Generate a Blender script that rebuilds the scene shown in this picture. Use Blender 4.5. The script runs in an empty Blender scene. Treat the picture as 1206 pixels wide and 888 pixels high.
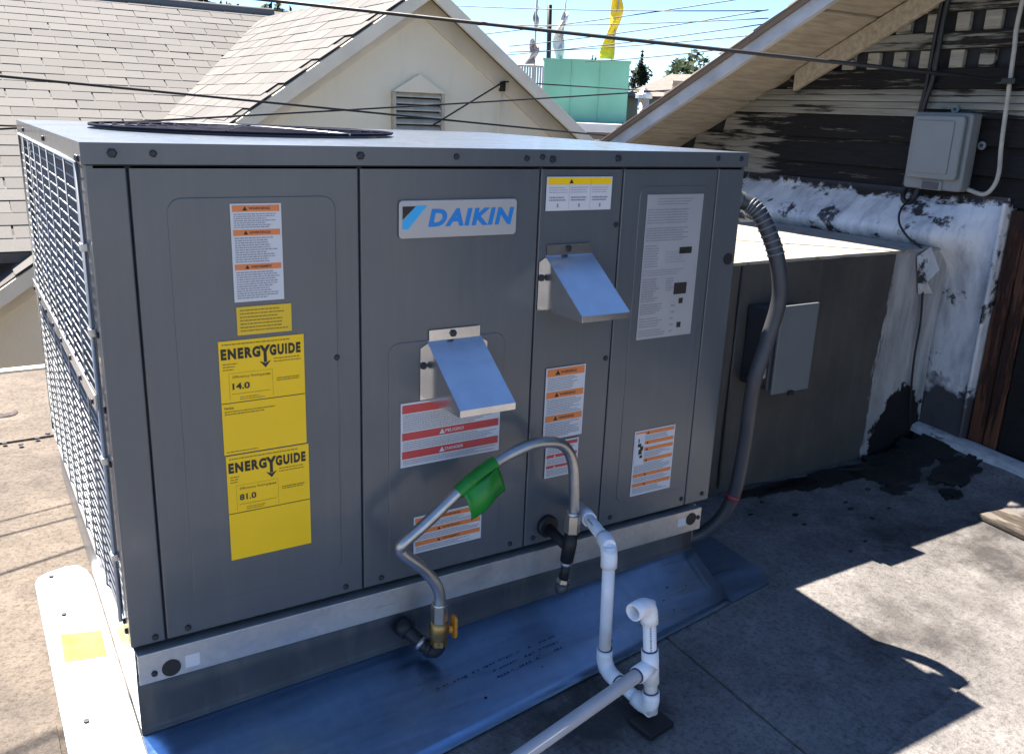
import bpy, math, random
from mathutils import Vector, Matrix, noise as mnoise
random.seed(7)
R = math.radians
scn = bpy.context.scene
COL = scn.collection

# ------------------------------------------------------------------ camera
CAM = Vector((-0.16709, -1.39554, 0.87441))
YAW, PITCH, ROLL, FPX = R(32.590), R(16.569), R(2.308), 1040.996
fw = Vector((math.sin(YAW)*math.cos(PITCH), math.cos(YAW)*math.cos(PITCH), -math.sin(PITCH)))
r0 = Vector((math.cos(YAW), -math.sin(YAW), 0)); u0 = r0.cross(fw)
rt = r0*math.cos(ROLL) + u0*math.sin(ROLL); up = -r0*math.sin(ROLL) + u0*math.cos(ROLL)
cd = bpy.data.cameras.new('camera'); cam = bpy.data.objects.new('camera', cd); COL.objects.link(cam)
cam.matrix_world = Matrix(((rt.x, up.x, -fw.x, CAM.x), (rt.y, up.y, -fw.y, CAM.y), (rt.z, up.z, -fw.z, CAM.z), (0, 0, 0, 1)))
cd.sensor_fit = 'HORIZONTAL'; cd.sensor_width = 36; cd.lens = FPX/1206*36
cd.clip_start = 0.02; cd.clip_end = 3000
scn.camera = cam

# ------------------------------------------------------------------ sky, sun, exposure
SUN = Vector((-0.15, 0.65, 1.04)).normalized()
w = bpy.data.worlds.new('World'); scn.world = w; w.use_nodes = True
nt = w.node_tree; bg = nt.nodes['Background']
sky = nt.nodes.new('ShaderNodeTexSky'); sky.sky_type = 'NISHITA'; sky.sun_disc = False
sky.sun_elevation = math.asin(SUN.z); sky.sun_rotation = math.atan2(SUN.x, SUN.y)
sky.air_density = 0.75; sky.dust_density = 0.05; sky.ozone_density = 7.0
nt.links.new(sky.outputs[0], bg.inputs[0]); bg.inputs[1].default_value = 0.070
sl = bpy.data.lights.new('sun', 'SUN'); sl.energy = 5.0; sl.angle = R(0.53); sl.color = (1, 0.915, 0.81)
so = bpy.data.objects.new('sun', sl); COL.objects.link(so); so.location = (-1, 6, 12)
so.rotation_euler = (-SUN).to_track_quat('-Z', 'Y').to_euler()
vs = scn.view_settings; vs.view_transform = 'Standard'; vs.look = 'None'; vs.gamma = 1; vs.use_curve_mapping = False
vs.exposure = 2.0

# ------------------------------------------------------------------ helpers
def tag(o, label=None, cat=None, group=None, kind=None):
    if label: o['label'] = label
    if cat: o['category'] = cat
    if group: o['group'] = group
    if kind: o['kind'] = kind
    return o
WM = {}
def link(name, data, parent=None, M=None):
    o = bpy.data.objects.new(name, data); COL.objects.link(o)
    M = M or Matrix.Identity(4)
    if parent is not None:
        o.parent = parent; o.matrix_parent_inverse = WM[parent.name].inverted()
    o.matrix_basis = M; WM[o.name] = M
    return o
def empty(name, loc, label, cat, group=None):
    o = link(name, None, None, Matrix.Translation(loc)); o.empty_display_size = .1
    return tag(o, label, cat, group)

class MB:
    def __init__(s): s.v = []; s.f = []; s.sm = []
    def add(s, vs_, fs, smooth=False):
        b = len(s.v); s.v += [tuple(a) for a in vs_]
        s.f += [tuple(b+i for i in f) for f in fs]; s.sm += [smooth]*len(fs); return s
    def box(s, x0, x1, y0, y1, z0, z1, M=None):
        vs_ = [Vector(c) for c in ((x0,y0,z0),(x1,y0,z0),(x1,y1,z0),(x0,y1,z0),(x0,y0,z1),(x1,y0,z1),(x1,y1,z1),(x0,y1,z1))]
        if M: vs_ = [M @ c for c in vs_]
        return s.add(vs_, [(0,3,2,1),(4,5,6,7),(0,1,5,4),(1,2,6,5),(2,3,7,6),(3,0,4,7)])
    def hexa(s, p):            # eight corners, same order as box
        return s.add(p, [(0,3,2,1),(4,5,6,7),(0,1,5,4),(1,2,6,5),(2,3,7,6),(3,0,4,7)])
    def tube(s, pts, r, n=12, cap=True, smooth=True, hollow=False):
        pts = [Vector(p) for p in pts]; rr = r if isinstance(r, (list, tuple)) else [r]*len(pts)
        t = []
        for i in range(len(pts)):
            a = i-1; b = i+1
            while a >= 0 and (pts[a]-pts[i]).length < 1e-7: a -= 1
            while b < len(pts) and (pts[b]-pts[i]).length < 1e-7: b += 1
            t.append((pts[b if b < len(pts) else i]-pts[a if a >= 0 else i]).normalized())
        a = Vector((0,0,1)) if abs(t[0].z) < .9 else Vector((1,0,0))
        u = t[0].cross(a).normalized(); vs_ = []
        for i, p in enumerate(pts):
            u = (u - t[i]*u.dot(t[i])).normalized(); v = t[i].cross(u)
            for k in range(n):
                th = 2*math.pi*k/n; vs_.append(p + (u*math.cos(th)+v*math.sin(th))*rr[i])
        fs = [(i*n+k, i*n+(k+1) % n, (i+1)*n+(k+1) % n, (i+1)*n+k) for i in range(len(pts)-1) for k in range(n)]
        s.add(vs_, fs, smooth)
        if cap:
            m = len(pts)-1; b = len(s.v)-len(vs_)
            s.f += [tuple(b+k for k in reversed(range(n))), tuple(b+m*n+k for k in range(n))]; s.sm += [False]*2
        return s
    def prism(s, poly, axis, a, b, smooth=False):   # poly of 2D points, extruded on an axis from a to b
        def P(q, t): return {'x': (t, q[0], q[1]), 'y': (q[0], t, q[1]), 'z': (q[0], q[1], t)}[axis]
        n = len(poly)
        s.add([P(q, a) for q in poly]+[P(q, b) for q in poly],
              [tuple(range(n)), tuple(reversed(range(n, 2*n)))]+[(i, (i+1) % n + 0, (i+1) % n+n, i+n)[::-1] for i in range(n)], smooth)
        return s
    def mesh(s, name):
        me = bpy.data.meshes.new(name); me.from_pydata(s.v, [], s.f); me.update()
        me.polygons.foreach_set('use_smooth', s.sm); return me
    def build(s, name, mat, parent=None, bevel=0, seg=2, M=None, fix=True):
        me = s.mesh(name)
        if fix:
            import bmesh
            bm = bmesh.new(); bm.from_mesh(me); bmesh.ops.recalc_face_normals(bm, faces=bm.faces); bm.to_mesh(me); bm.free()
        me.materials.append(mat); o = link(name, me, parent, M)
        if bevel:
            b = o.modifiers.new('bevel', 'BEVEL'); b.width = bevel; b.segments = seg; b.limit_method = 'ANGLE'; b.angle_limit = R(35)
        return o

def spline(pts, n=8):
    P = [Vector(p) for p in pts]; P = [2*P[0]-P[1]] + P + [2*P[-1]-P[-2]]; out = []
    for i in range(1, len(P)-2):
        for k in range(n):
            t = k/n; a, b, c, d = P[i-1], P[i], P[i+1], P[i+2]
            out.append(.5*((2*b)+(c-a)*t+(2*a-5*b+4*c-d)*t*t+(3*b-a-3*c+d)*t**3))
    return out+[P[-2]]
def ray(px, py):
    return (rt*((px-603)/FPX) + up*((444-py)/FPX) + fw)
def at_y(px, py, y): d = ray(px, py); return CAM + d*((y-CAM.y)/d.y)
def far(px, py, dist): return CAM + ray(px, py).normalized()*dist
def gz(x, y): return -0.188 + 0.06*y               # the deck falls slightly towards the viewer
def rrect(x0, z0, x1, z1, r, n=5):
    out = []
    for cx, cz, a0 in ((x1-r, z1-r, 0), (x0+r, z1-r, 90), (x0+r, z0+r, 180), (x1-r, z0+r, 270)):
        for k in range(n+1):
            a = R(a0+90*k/n); out.append((cx+r*math.cos(a), cz+r*math.sin(a)))
    return out

# ------------------------------------------------------------------ materials
def new_mat(name):
    m = bpy.data.materials.new(name); m.use_nodes = True
    return m, m.node_tree, m.node_tree.nodes['Principled BSDF']
def N(t, typ, **kw):
    n = t.nodes.new(typ)
    for k, v in kw.items():
        if k in n.inputs: n.inputs[k].default_value = v
        else: setattr(n, k, v)
    return n
def tc(t, scale=(1, 1, 1), out='Object'):
    c = t.nodes.new('ShaderNodeTexCoord'); mp = t.nodes.new('ShaderNodeMapping'); mp.inputs['Scale'].default_value = scale
    t.links.new(c.outputs[out], mp.inputs[0]); return mp.outputs[0]
def noise(t, vec, scale, detail=4, rough=.55):
    n = N(t, 'ShaderNodeTexNoise', Scale=scale, Detail=detail, Roughness=rough); t.links.new(vec, n.inputs['Vector']); return n.outputs['Fac']
def ramp(t, fac, *stops):
    n = t.nodes.new('ShaderNodeValToRGB'); e = n.color_ramp.elements
    while len(e) < len(stops): e.new(.5)
    for el, (p, c) in zip(e, stops):
        el.position = p; el.color = (c, c, c, 1) if isinstance(c, (int, float)) else (*c, 1)
    t.links.new(fac, n.inputs[0]); return n.outputs[0]
def mix(t, fac, a, b, mode='MIX'):
    n = t.nodes.new('ShaderNodeMix'); n.data_type = 'RGBA'; n.blend_type = mode
    for s, i in ((fac, 0), (a, 6), (b, 7)):
        if isinstance(s, (int, float)): n.inputs[i].default_value = s if i == 0 else (s, s, s, 1)
        elif isinstance(s, tuple): n.inputs[i].default_value = (*s, 1)
        else: t.links.new(s, n.inputs[i])
    return n.outputs[2]
def bump(t, b, h, strength=.3, dist=.002):
    n = N(t, 'ShaderNodeBump', Strength=strength, Distance=dist); t.links.new(h, n.inputs['Height']); t.links.new(n.outputs[0], b.inputs['Normal'])
def mth(t, op, a, b=None, c=None):
    n = t.nodes.new('ShaderNodeMath'); n.operation = op
    for i, s in enumerate((a, b, c)):
        if s is None: continue
        if isinstance(s, (int, float)): n.inputs[i].default_value = s
        else: t.links.new(s, n.inputs[i])
    return n.outputs[0]
def sep(t, out='Object'):
    c = t.nodes.new('ShaderNodeTexCoord'); s = t.nodes.new('ShaderNodeSeparateXYZ'); t.links.new(c.outputs[out], s.inputs[0]); return s.outputs

def M_plain(name, col, rough=.5, metal=0, var=.12, scale=9, bscale=0, bst=.15, spec=.5, stretch=(1, 1, 1), coat=0):
    m, t, b = new_mat(name); v = tc(t, stretch); f = noise(t, v, scale, 5)
    lo = tuple(c*(1-var) for c in col); hi = tuple(min(1, c*(1+var)) for c in col)
    t.links.new(ramp(t, f, (.3, lo), (.7, hi)), b.inputs['Base Color'])
    t.links.new(ramp(t, noise(t, v, scale*2.3, 4), (.25, max(0, rough*.8)), (.75, min(1, rough*1.2))), b.inputs['Roughness'])
    b.inputs['Metallic'].default_value = metal; b.inputs['Specular IOR Level'].default_value = spec
    if coat: b.inputs['Coat Weight'].default_value = coat
    if bscale: bump(t, b, noise(t, v, bscale, 3), bst, .001)
    return m

# grey factory paint with faint dust, drips and orange peel
m, t, b = new_mat('unit_paint'); PAINT = m
v = tc(t); vd = tc(t, (9, 9, .7))
c = ramp(t, noise(t, v, 5, 6), (.25, (.080, .093, .104)), (.75, (.096, .109, .120)))
dirt = ramp(t, noise(t, vd, 6, 5), (.50, 0), (.85, .42))
c = mix(t, dirt, c, (.126, .132, .133))
scr = tc(t, (3, 3, 60)); c = mix(t, ramp(t, noise(t, scr, 9, 3, .8), (.74, 0), (.78, .22)), c, (.17, .175, .18))
c = mix(t, ramp(t, noise(t, v, 60, 4, .7), (.66, 0), (.74, .35)), c, (.15, .145, .135))
t.links.new(c, b.inputs['Base Color'])
t.links.new(ramp(t, noise(t, v, 11, 5), (.3, .30), (.7, .44)), b.inputs['Roughness'])
b.inputs['Coat Weight'].default_value = .55
t.links.new(ramp(t, noise(t, vd, 8, 5), (.3, .10), (.7, .26)), b.inputs['Coat Roughness'])
bA = N(t, 'ShaderNodeBump', Strength=.35, Distance=.006); t.links.new(noise(t, v, 3.2, 2, .4), bA.inputs['Height'])
bB = N(t, 'ShaderNodeBump', Strength=.05, Distance=.0006); t.links.new(noise(t, v, 420, 2), bB.inputs['Height']); t.links.new(bA.outputs[0], bB.inputs['Normal'])
t.links.new(bB.outputs[0], b.inputs['Normal']); t.links.new(bA.outputs[0], b.inputs['Coat Normal'])
b.inputs['Specular IOR Level'].default_value = .5
# galvanised sheet
def galv(name, col, rough, metal=.85, spang=70):
    m, t, b = new_mat(name); v = tc(t)
    vo = N(t, 'ShaderNodeTexVoronoi', Scale=spang); t.links.new(v, vo.inputs['Vector'])
    g = ramp(t, vo.outputs['Color'], (0, tuple(x*.86 for x in col)), (1, col))
    sm = ramp(t, noise(t, v, 6, 5), (.42, 0), (.75, .5))
    t.links.new(mix(t, sm, g, tuple(x*.72 for x in col)), b.inputs['Base Color'])
    b.inputs['Metallic'].default_value = metal
    t.links.new(ramp(t, noise(t, v, 14, 5), (.3, rough*.8), (.7, rough*1.25)), b.inputs['Roughness'])
    bump(t, b, noise(t, v, 9, 3), .06, .004)
    return m
GALV = galv('galvanised', (.62, .63, .64), .36)
m, t, b = new_mat('apron_sheet_sky_tint'); APRON = m; v = tc(t); vx = tc(t, (.6, 7, 7)); vz = tc(t, (8, 1, 1))  # blue of the reflected sky is tinted into the metal's base colour
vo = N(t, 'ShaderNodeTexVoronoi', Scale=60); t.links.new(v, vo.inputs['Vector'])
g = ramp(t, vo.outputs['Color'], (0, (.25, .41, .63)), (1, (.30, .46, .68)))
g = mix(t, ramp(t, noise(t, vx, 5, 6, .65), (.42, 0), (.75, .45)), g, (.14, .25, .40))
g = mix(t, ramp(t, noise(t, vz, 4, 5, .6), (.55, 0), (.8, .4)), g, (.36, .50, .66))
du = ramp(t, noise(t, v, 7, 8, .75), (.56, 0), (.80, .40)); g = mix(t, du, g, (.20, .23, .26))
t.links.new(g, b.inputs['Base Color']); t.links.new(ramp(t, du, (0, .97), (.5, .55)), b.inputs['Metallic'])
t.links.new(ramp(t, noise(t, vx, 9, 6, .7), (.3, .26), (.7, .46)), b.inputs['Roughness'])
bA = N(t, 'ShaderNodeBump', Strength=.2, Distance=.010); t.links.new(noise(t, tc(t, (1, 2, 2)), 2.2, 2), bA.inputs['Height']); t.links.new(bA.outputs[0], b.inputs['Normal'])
FLANGE = galv('flange_sheet', (.40, .44, .49), .34, .92, 60)
RAIL = galv('rail_sheet', (.60, .59, .56), .42, .8, 90)
HOOD = galv('hood_sheet', (.70, .72, .75), .22, .95, 40)
BLACK = M_plain('black_rubber', (.012, .012, .014), .55)
SCREW = M_plain('screw_head', (.016, .018, .024), .45)
SEAM = M_plain('dark_interior', (.01, .011, .013), .8)
WHITEPAPER = M_plain('label_white', (.62, .63, .65), .45, var=.03)
SILVERPAPER = M_plain('rating_silver', (.42, .43, .45), .38, .25, var=.05)
ORANGE = M_plain('label_orange', (.75, .22, .06), .45, var=.05)
RED = M_plain('label_red', (.55, .06, .06), .45, var=.05)
YELLOW = M_plain('label_yellow', (.96, .60, .002), .42, var=.03)
YELLOW2 = M_plain('label_yellow_small', (.80, .52, .02), .45, var=.05)
INK = M_plain('ink', (.02, .018, .016), .5)
INKG = M_plain('ink_grey', (.27, .27, .30), .5)
INKY = M_plain('ink_on_yellow', (.30, .20, .01), .5)
BADGE = M_plain('badge_silver', (.46, .45, .45), .4, .3, var=.03)
LOGOB = M_plain('logo_blue', (.006, .22, .62), .35, var=.02)
LOGOC = M_plain('logo_cyan', (.03, .42, .80), .35, var=.02)
PVC = M_plain('pvc_white', (.84, .84, .85), .36, var=.07, scale=22)
PRIMER = M_plain('pvc_primer', (.05, .045, .10), .4)
STEEL = M_plain('pipe_steel', (.46, .455, .44), .36, .9, var=.2, scale=22, bscale=120, bst=.1)
IRON = M_plain('black_iron', (.02, .02, .022), .5, .3, var=.3)
BRASS = M_plain('brass', (.42, .25, .09), .38, .85, var=.2, scale=30)
NICKEL = M_plain('nickel', (.62, .59, .52), .3, .9)
HANDLE = M_plain('valve_orange', (.60, .24, .02), .45)
GREEN = M_plain('green_tape', (.008, .21, .02), .42, var=.25, scale=16)
CONDUIT = M_plain('conduit_grey', (.045, .046, .052), .48, var=.2)
CABLE = M_plain('cable_black', (.010, .010, .011), .55)
WCABLE = M_plain('cable_white', (.34, .32, .27), .5, var=.2, scale=30)
BOXGREY = M_plain('box_grey', (.135, .150, .155), .42, var=.06)
JBOX = M_plain('jbox_plastic', (.16, .172, .172), .48, var=.08, scale=7)
GUARD = M_plain('guard_wire_coat', (.36, .38, .40), .42, .3, var=.05)
COIL = M_plain('coil_fins', (.17, .21, .28), .42, .6, var=.3, scale=6)
CREAM = None
# roofing with mineral granules
def deck_mat(name, tint, dark=0.5):
    m, t, b = new_mat(name); v = tc(t)
    big = noise(t, v, 1.6, 6, .6); mid = noise(t, v, 14, 6, .65); fine = noise(t, v, 260, 3, .7); sp = noise(t, v, 95, 4, .7)
    c1 = ramp(t, mid, (.26, tuple(x*.58 for x in tint)), (.70, tuple(x*1.18 for x in tint)))
    c1 = mix(t, ramp(t, noise(t, v, 4.5, 6, .65), (.40, 0), (.70, .45)), c1, tuple(x*.55 for x in tint))
    c2 = mix(t, ramp(t, fine, (.35, 0), (.68, .55)), c1, tuple(min(.8, x*1.5) for x in tint))
    c3 = mix(t, ramp(t, sp, (.36, .65), (.52, 0)), c2, tuple(x*.42 for x in tint))
    st = mth(t, 'MULTIPLY', ramp(t, big, (.42, 0), (.60, dark)), ramp(t, noise(t, v, 6, 6, .7), (.35, .15), (.58, 1)))
    c4 = mix(t, st, c3, (.040, .037, .037))
    t.links.new(c4, b.inputs['Base Color']); b.inputs['Roughness'].default_value = .93; b.inputs['Specular IOR Level'].default_value = .25
    bA = N(t, 'ShaderNodeBump', Strength=.7, Distance=.03); t.links.new(noise(t, v, 5, 5, .55), bA.inputs['Height'])
    bB = N(t, 'ShaderNodeBump', Strength=.7, Distance=.005); t.links.new(mth(t, 'ADD', mth(t, 'MULTIPLY', fine, .6), noise(t, v, 26, 4)), bB.inputs['Height'])
    t.links.new(bA.outputs[0], bB.inputs['Normal']); t.links.new(bB.outputs[0], b.inputs['Normal'])
    return m
DECKL = deck_mat('roofing_tan', (.172, .144, .118), .5)
DECKR = deck_mat('roofing_grey', (.205, .193, .186), .9)
TAR = M_plain('roof_tar', (.010, .010, .011), .55, var=.4, scale=20, bscale=45, bst=.7)
# weathered painted wood
def peel(name, paint, wood, amount, stretch=(1, 14, 1), sc=5, gy=None, gz_=None):
    """paint flaking off in horizontal streaks; amount 0..1 is the share of bare wood"""
    m, t, b = new_mat(name); v = tc(t, tuple(1/s for s in stretch)); v2 = tc(t)
    n1 = noise(t, v, sc*9, 8, .68); n2 = noise(t, v2, sc*.55, 4, .6)
    f = mth(t, 'ADD', mth(t, 'MULTIPLY', n1, .62), mth(t, 'MULTIPLY', n2, .38))
    if gy or gz_:
        s = sep(t)
        if gy: f = mth(t, 'ADD', f, mth(t, 'MULTIPLY_ADD', s[1], gy[0], gy[1]))
    mask = ramp(t, f, (amount-.025, 0), (amount+.025, 1))
    grain = noise(t, v, sc*30, 6, .7)
    wd = ramp(t, grain, (.3, tuple(x*.5 for x in wood)), (.7, tuple(x*1.5 for x in wood)))
    pt = ramp(t, noise(t, v, sc*14, 5), (.3, tuple(x*.62 for x in paint)), (.7, paint))
    t.links.new(mix(t, mask, wd, pt), b.inputs['Base Color']); b.inputs['Roughness'].default_value = .82; b.inputs['Specular IOR Level'].default_value = .3
    bump(t, b, mth(t, 'ADD', mth(t, 'MULTIPLY', mask, 1.2), mth(t, 'MULTIPLY', grain, 1.1)), .8, .004)
    return m
SIDE_DARK = peel('siding_burnt', (.27, .245, .195), (.010, .0085, .008), .60, gy=(.17, -.10))
SIDE_MID = peel('siding_flaking', (.31, .285, .23), (.018, .015, .012), .465, gy=(.12, -.06))
SIDE_PALE = peel('siding_pale', (.33, .305, .245), (.022, .017, .013), .40)
SOFFIT = peel('soffit_paint', (.44, .375, .275), (.19, .15, .105), .36, (6, 1, 1), 4)
BARGE = peel('barge_paint', (.48, .50, .53), (.2, .19, .18), .30, (1, 9, 5), 4)
BROWN = peel('rotten_wood', (.13, .05, .026), (.03, .013, .009), .48, (1, 1, 12), 5)
PLANKW = peel('white_coated_strip', (.52, .52, .51), (.03, .03, .03), .44, (1, 2.5, 1), 4)
CANT = peel('bleached_board', (.165, .142, .118), (.06, .048, .040), .50, (1, 10, 1), 4)
# white roof coating with tar blotches
m, t, b = new_mat('white_coating'); WCOAT = m; v = tc(t)
c = ramp(t, noise(t, v, 4, 6, .6), (.3, (.47, .48, .49)), (.7, (.74, .73, .70)))
bl = mth(t, 'MULTIPLY', ramp(t, noise(t, v, 6.5, 8, .72), (.555, 0), (.60, 1)), 1)
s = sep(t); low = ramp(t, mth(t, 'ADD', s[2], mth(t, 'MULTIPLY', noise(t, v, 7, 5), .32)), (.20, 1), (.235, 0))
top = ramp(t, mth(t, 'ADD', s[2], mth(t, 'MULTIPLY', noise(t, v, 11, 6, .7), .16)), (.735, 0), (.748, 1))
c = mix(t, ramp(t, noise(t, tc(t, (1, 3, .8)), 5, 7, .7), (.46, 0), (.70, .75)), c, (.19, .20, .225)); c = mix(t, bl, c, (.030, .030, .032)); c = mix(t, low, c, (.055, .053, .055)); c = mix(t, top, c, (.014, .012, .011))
t.links.new(c, b.inputs['Base Color']); b.inputs['Roughness'].default_value = .5
bump(t, b, noise(t, v, 12, 5), .5, .012)
# duct: aged grey sheet that was coated white towards the wall
m, t, b = new_mat('duct_side'); DUCT = m; v = tc(t); vst = tc(t, (1, 1, .25))
c = ramp(t, noise(t, v, 3, 6), (.3, (.050, .047, .043)), (.7, (.090, .083, .073)))
c = mix(t, ramp(t, noise(t, tc(t, (7, 7, .6)), 4, 6, .7), (.5, 0), (.75, .5)), c, (.125, .112, .092)); c = mix(t, ramp(t, noise(t, v, 18, 7, .75), (.60, 0), (.68, .55)), c, (.035, .032, .03))
s = sep(t); e = mth(t, 'ADD', s[0], mth(t, 'MULTIPLY', noise(t, vst, 16, 7, .7), .16)); e = mth(t, 'ADD', e, mth(t, 'MULTIPLY', s[2], -.07))
k = ramp(t, mth(t, 'MULTIPLY', e, .4), (.938, 0), (.940, 1))
c = mix(t, k, c, ramp(t, noise(t, vst, 24, 5), (.35, (.26, .255, .245)), (.65, (.44, .43, .42))))
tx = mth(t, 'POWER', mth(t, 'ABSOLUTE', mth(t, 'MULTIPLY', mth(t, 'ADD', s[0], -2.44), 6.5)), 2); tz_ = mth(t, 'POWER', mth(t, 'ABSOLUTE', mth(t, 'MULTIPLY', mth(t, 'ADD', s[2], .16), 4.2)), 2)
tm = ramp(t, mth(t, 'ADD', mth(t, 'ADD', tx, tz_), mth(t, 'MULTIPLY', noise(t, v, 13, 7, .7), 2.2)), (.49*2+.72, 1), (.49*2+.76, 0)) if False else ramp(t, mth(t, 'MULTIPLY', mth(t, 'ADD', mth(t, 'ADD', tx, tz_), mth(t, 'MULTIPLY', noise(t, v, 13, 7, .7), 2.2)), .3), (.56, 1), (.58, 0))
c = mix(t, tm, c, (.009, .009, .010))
t.links.new(c, b.inputs['Base Color']); b.inputs['Roughness'].default_value = .6; b.inputs['Metallic'].default_value = .15
bump(t, b, noise(t, v, 4, 4), .6, .02)
m, t, b = new_mat('duct_top_paint'); DUCTTOP = m; v = tc(t, (1, 2.2, 1))
c = mix(t, ramp(t, noise(t, v, 16, 8, .72), (.54, 0), (.64, .8)), (.285, .265, .235), (.09, .08, .068))
t.links.new(c, b.inputs['Base Color']); b.inputs['Roughness'].default_value = .75; bump(t, b, noise(t, v, 30, 5), .3, .004)
# neighbour house
m, t, b = new_mat('cream_stucco'); CREAM = m; v = tc(t); vd = tc(t, (3, 3, .5))
c = ramp(t, noise(t, v, 1.3, 6), (.3, (.80, .72, .53)), (.7, (.86, .79, .60)))
c = mix(t, ramp(t, noise(t, vd, 1.6, 7, .65), (.55, 0), (.8, .35)), c, (.56, .51, .39))
t.links.new(c, b.inputs['Base Color']); b.inputs['Roughness'].default_value = .85; bump(t, b, noise(t, v, 60, 4), .25, .006)
m, t, b = new_mat('shingle'); SHINGLE = m
oi = t.nodes.new('ShaderNodeObjectInfo'); v = tc(t)
c = ramp(t, oi.outputs['Random'], (0, (.118, .113, .107)), (.5, (.137, .132, .125)), (1, (.157, .150, .142)))
c = mix(t, ramp(t, noise(t, v, 110, 3, .7), (.35, .5), (.6, 0)), c, (.10, .095, .09))
c = mix(t, ramp(t, noise(t, v, 9, 5), (.5, 0), (.8, .4)), c, (.112, .106, .098))
t.links.new(c, b.inputs['Base Color']); b.inputs['Roughness'].default_value = .9; bump(t, b, noise(t, v, 150, 3), .4, .003)
UNDER = M_plain('shingle_underlay', (.088, .083, .078), .9)
TRIM = M_plain('cream_trim', (.76, .69, .53), .7, var=.1, scale=4)
LOUVER = M_plain('louver_paint', (.48, .44, .34), .7, var=.15, scale=12)
GREENW = M_plain('mint_wall', (.14, .36, .27), .7, var=.1, scale=.6)
WHITEW = M_plain('white_wall', (.70, .68, .64), .8, var=.1, scale=1)
TANW = M_plain('tan_wall', (.42, .37, .30), .85, var=.12, scale=1)
BROWNR = M_plain('brown_roof', (.16, .13, .11), .9, var=.2, scale=3)
GREYF = M_plain('grey_railing', (.30, .30, .31), .6, var=.15, scale=3)
EARTH = M_plain('earth_ground', (.16, .14, .11), .95, var=.3, scale=.12)
BARK = M_plain('bark', (.06, .045, .032), .9, var=.3)
def leafmat(name, a, b_):
    m, t, b = new_mat(name); v = tc(t)
    t.links.new(ramp(t, noise(t, v, 2.2, 4), (.3, a), (.7, b_)), b.inputs['Base Color']); b.inputs['Roughness'].default_value = .8; b.inputs['Specular IOR Level'].default_value = .15
    return m
LEAF = leafmat('leaf_green', (.014, .028, .008), (.038, .060, .018)); LEAFD = leafmat('leaf_dark', (.012, .02, .012), (.03, .042, .02))
FLAGY = M_plain('flag_yellow', (.80, .55, .01), .6); FLAGW = M_plain('flag_white', (.62, .60, .60), .6, var=.15, scale=2); FLAGP = M_plain('flag_grey', (.34, .30, .32), .6, var=.3, scale=2)
DRAIN = M_plain('drain_metal', (.045, .032, .028), .8, 0, var=.5, scale=40)

# ================================================================== SETTING
# ground far below, one sheet to the horizon
g = MB(); n = 48
g.add([(0, 0, -4.2)]+[(900*math.cos(2*math.pi*k/n), 900*math.sin(2*math.pi*k/n), -4.2) for k in range(n)], [(0, 1+k, 1+(k+1) % n) for k in range(n)])
tag(g.build('ground', EARTH), 'bare earth ground far below the flat roof', kind='structure')
# flat roof the unit stands on
DX0, DX1, DY0, DY1 = -5.0, 2.62, -5.0, 2.06
d = MB(); d.hexa([(DX0, DY0, -4.2), (DX1, DY0, -4.2), (DX1, DY1, -4.2), (DX0, DY1, -4.2),
                  (DX0, DY0, gz(0, DY0)), (DX1, DY0, gz(0, DY0)), (DX1, DY1, gz(0, DY1)), (DX0, DY1, gz(0, DY1))])
DECK = tag(d.build('roof_deck', DECKL), 'flat roof covered with mineral roll roofing', kind='structure')
def wavy(p0, p1, amp, n, seed):
    rr = random.Random(seed); p0 = Vector(p0); p1 = Vector(p1); nn = Vector((-(p1-p0).y, (p1-p0).x)).normalized(); out = []
    ph = [rr.uniform(0, 6) for _ in range(3)]
    for i in range(n):
        a = i/n; o = amp*(math.sin(a*7+ph[0])+.6*math.sin(a*17+ph[1])+.35*math.sin(a*41+ph[2]))
        out.append(p0.lerp(p1, a)+nn*o)
    return out
def sheet(poly, h0, h1, mat, name, parent, seed=0):
    s = MB(); n = len(poly)
    top = [(p[0], p[1], gz(p[0], p[1])+h1) for p in poly]; bot = [(p[0], p[1], gz(p[0], p[1])+h0) for p in poly]
    s.add(top+bot, [tuple(range(n))]+[(i, i+n, (i+1) % n+n, (i+1) % n) for i in range(n)])
    return s.build(name, mat, parent)
def loop2(*legs):
    out = []
    for l in legs: out += l
    return out
# lengths of roll roofing, each lapped over its neighbour
sheet(loop2(wavy((2.24, -4.9), (2.24, -.16), .006, 30, 1), wavy((2.24, -.16), (2.45, .10), .012, 10, 2), wavy((2.45, .10), (2.45, 2.0), .004, 8, 3),
            wavy((2.45, 2.0), (1.037, 2.0), .003, 8, 4), wavy((1.037, 2.0), (1.037, -4.9), .0025, 60, 5)), .0005, .0060, DECKR, 'roofing_sheet', DECK)
sheet(loop2(wavy((1.030, -4.9), (1.030, .3), .0015, 50, 15), wavy((1.030, .3), (-.10, .3), .002, 6, 16), wavy((-.10, .3), (-.10, -4.9), .002, 20, 17)), .0005, .0035, DECKR, 'roofing_sheet', DECK)
sheet(loop2(wavy((1.42, -.60), (2.235, -.50), .006, 30, 31), wavy((2.235, -.50), (2.235, -4.8), .004, 20, 32), wavy((2.235, -4.8), (1.05, -4.8), .002, 5, 33), wavy((1.05, -4.8), (1.05, -.645), .002, 20, 34), wavy((1.05, -.645), (1.42, -.60), .004, 10, 35)), .0062, .0125, DECKR, 'roofing_sheet', DECK)
sheet(loop2(wavy((-4.9, 1.305), (.9, 1.44), .003, 40, 6), wavy((.9, 1.44), (.9, 2.04), .002, 4, 7), wavy((.9, 2.04), (-4.9, 2.04), .002, 20, 8), [Vector((-4.9, 1.6))]), .0005, .006, DECKL, 'roofing_sheet', DECK)
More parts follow.
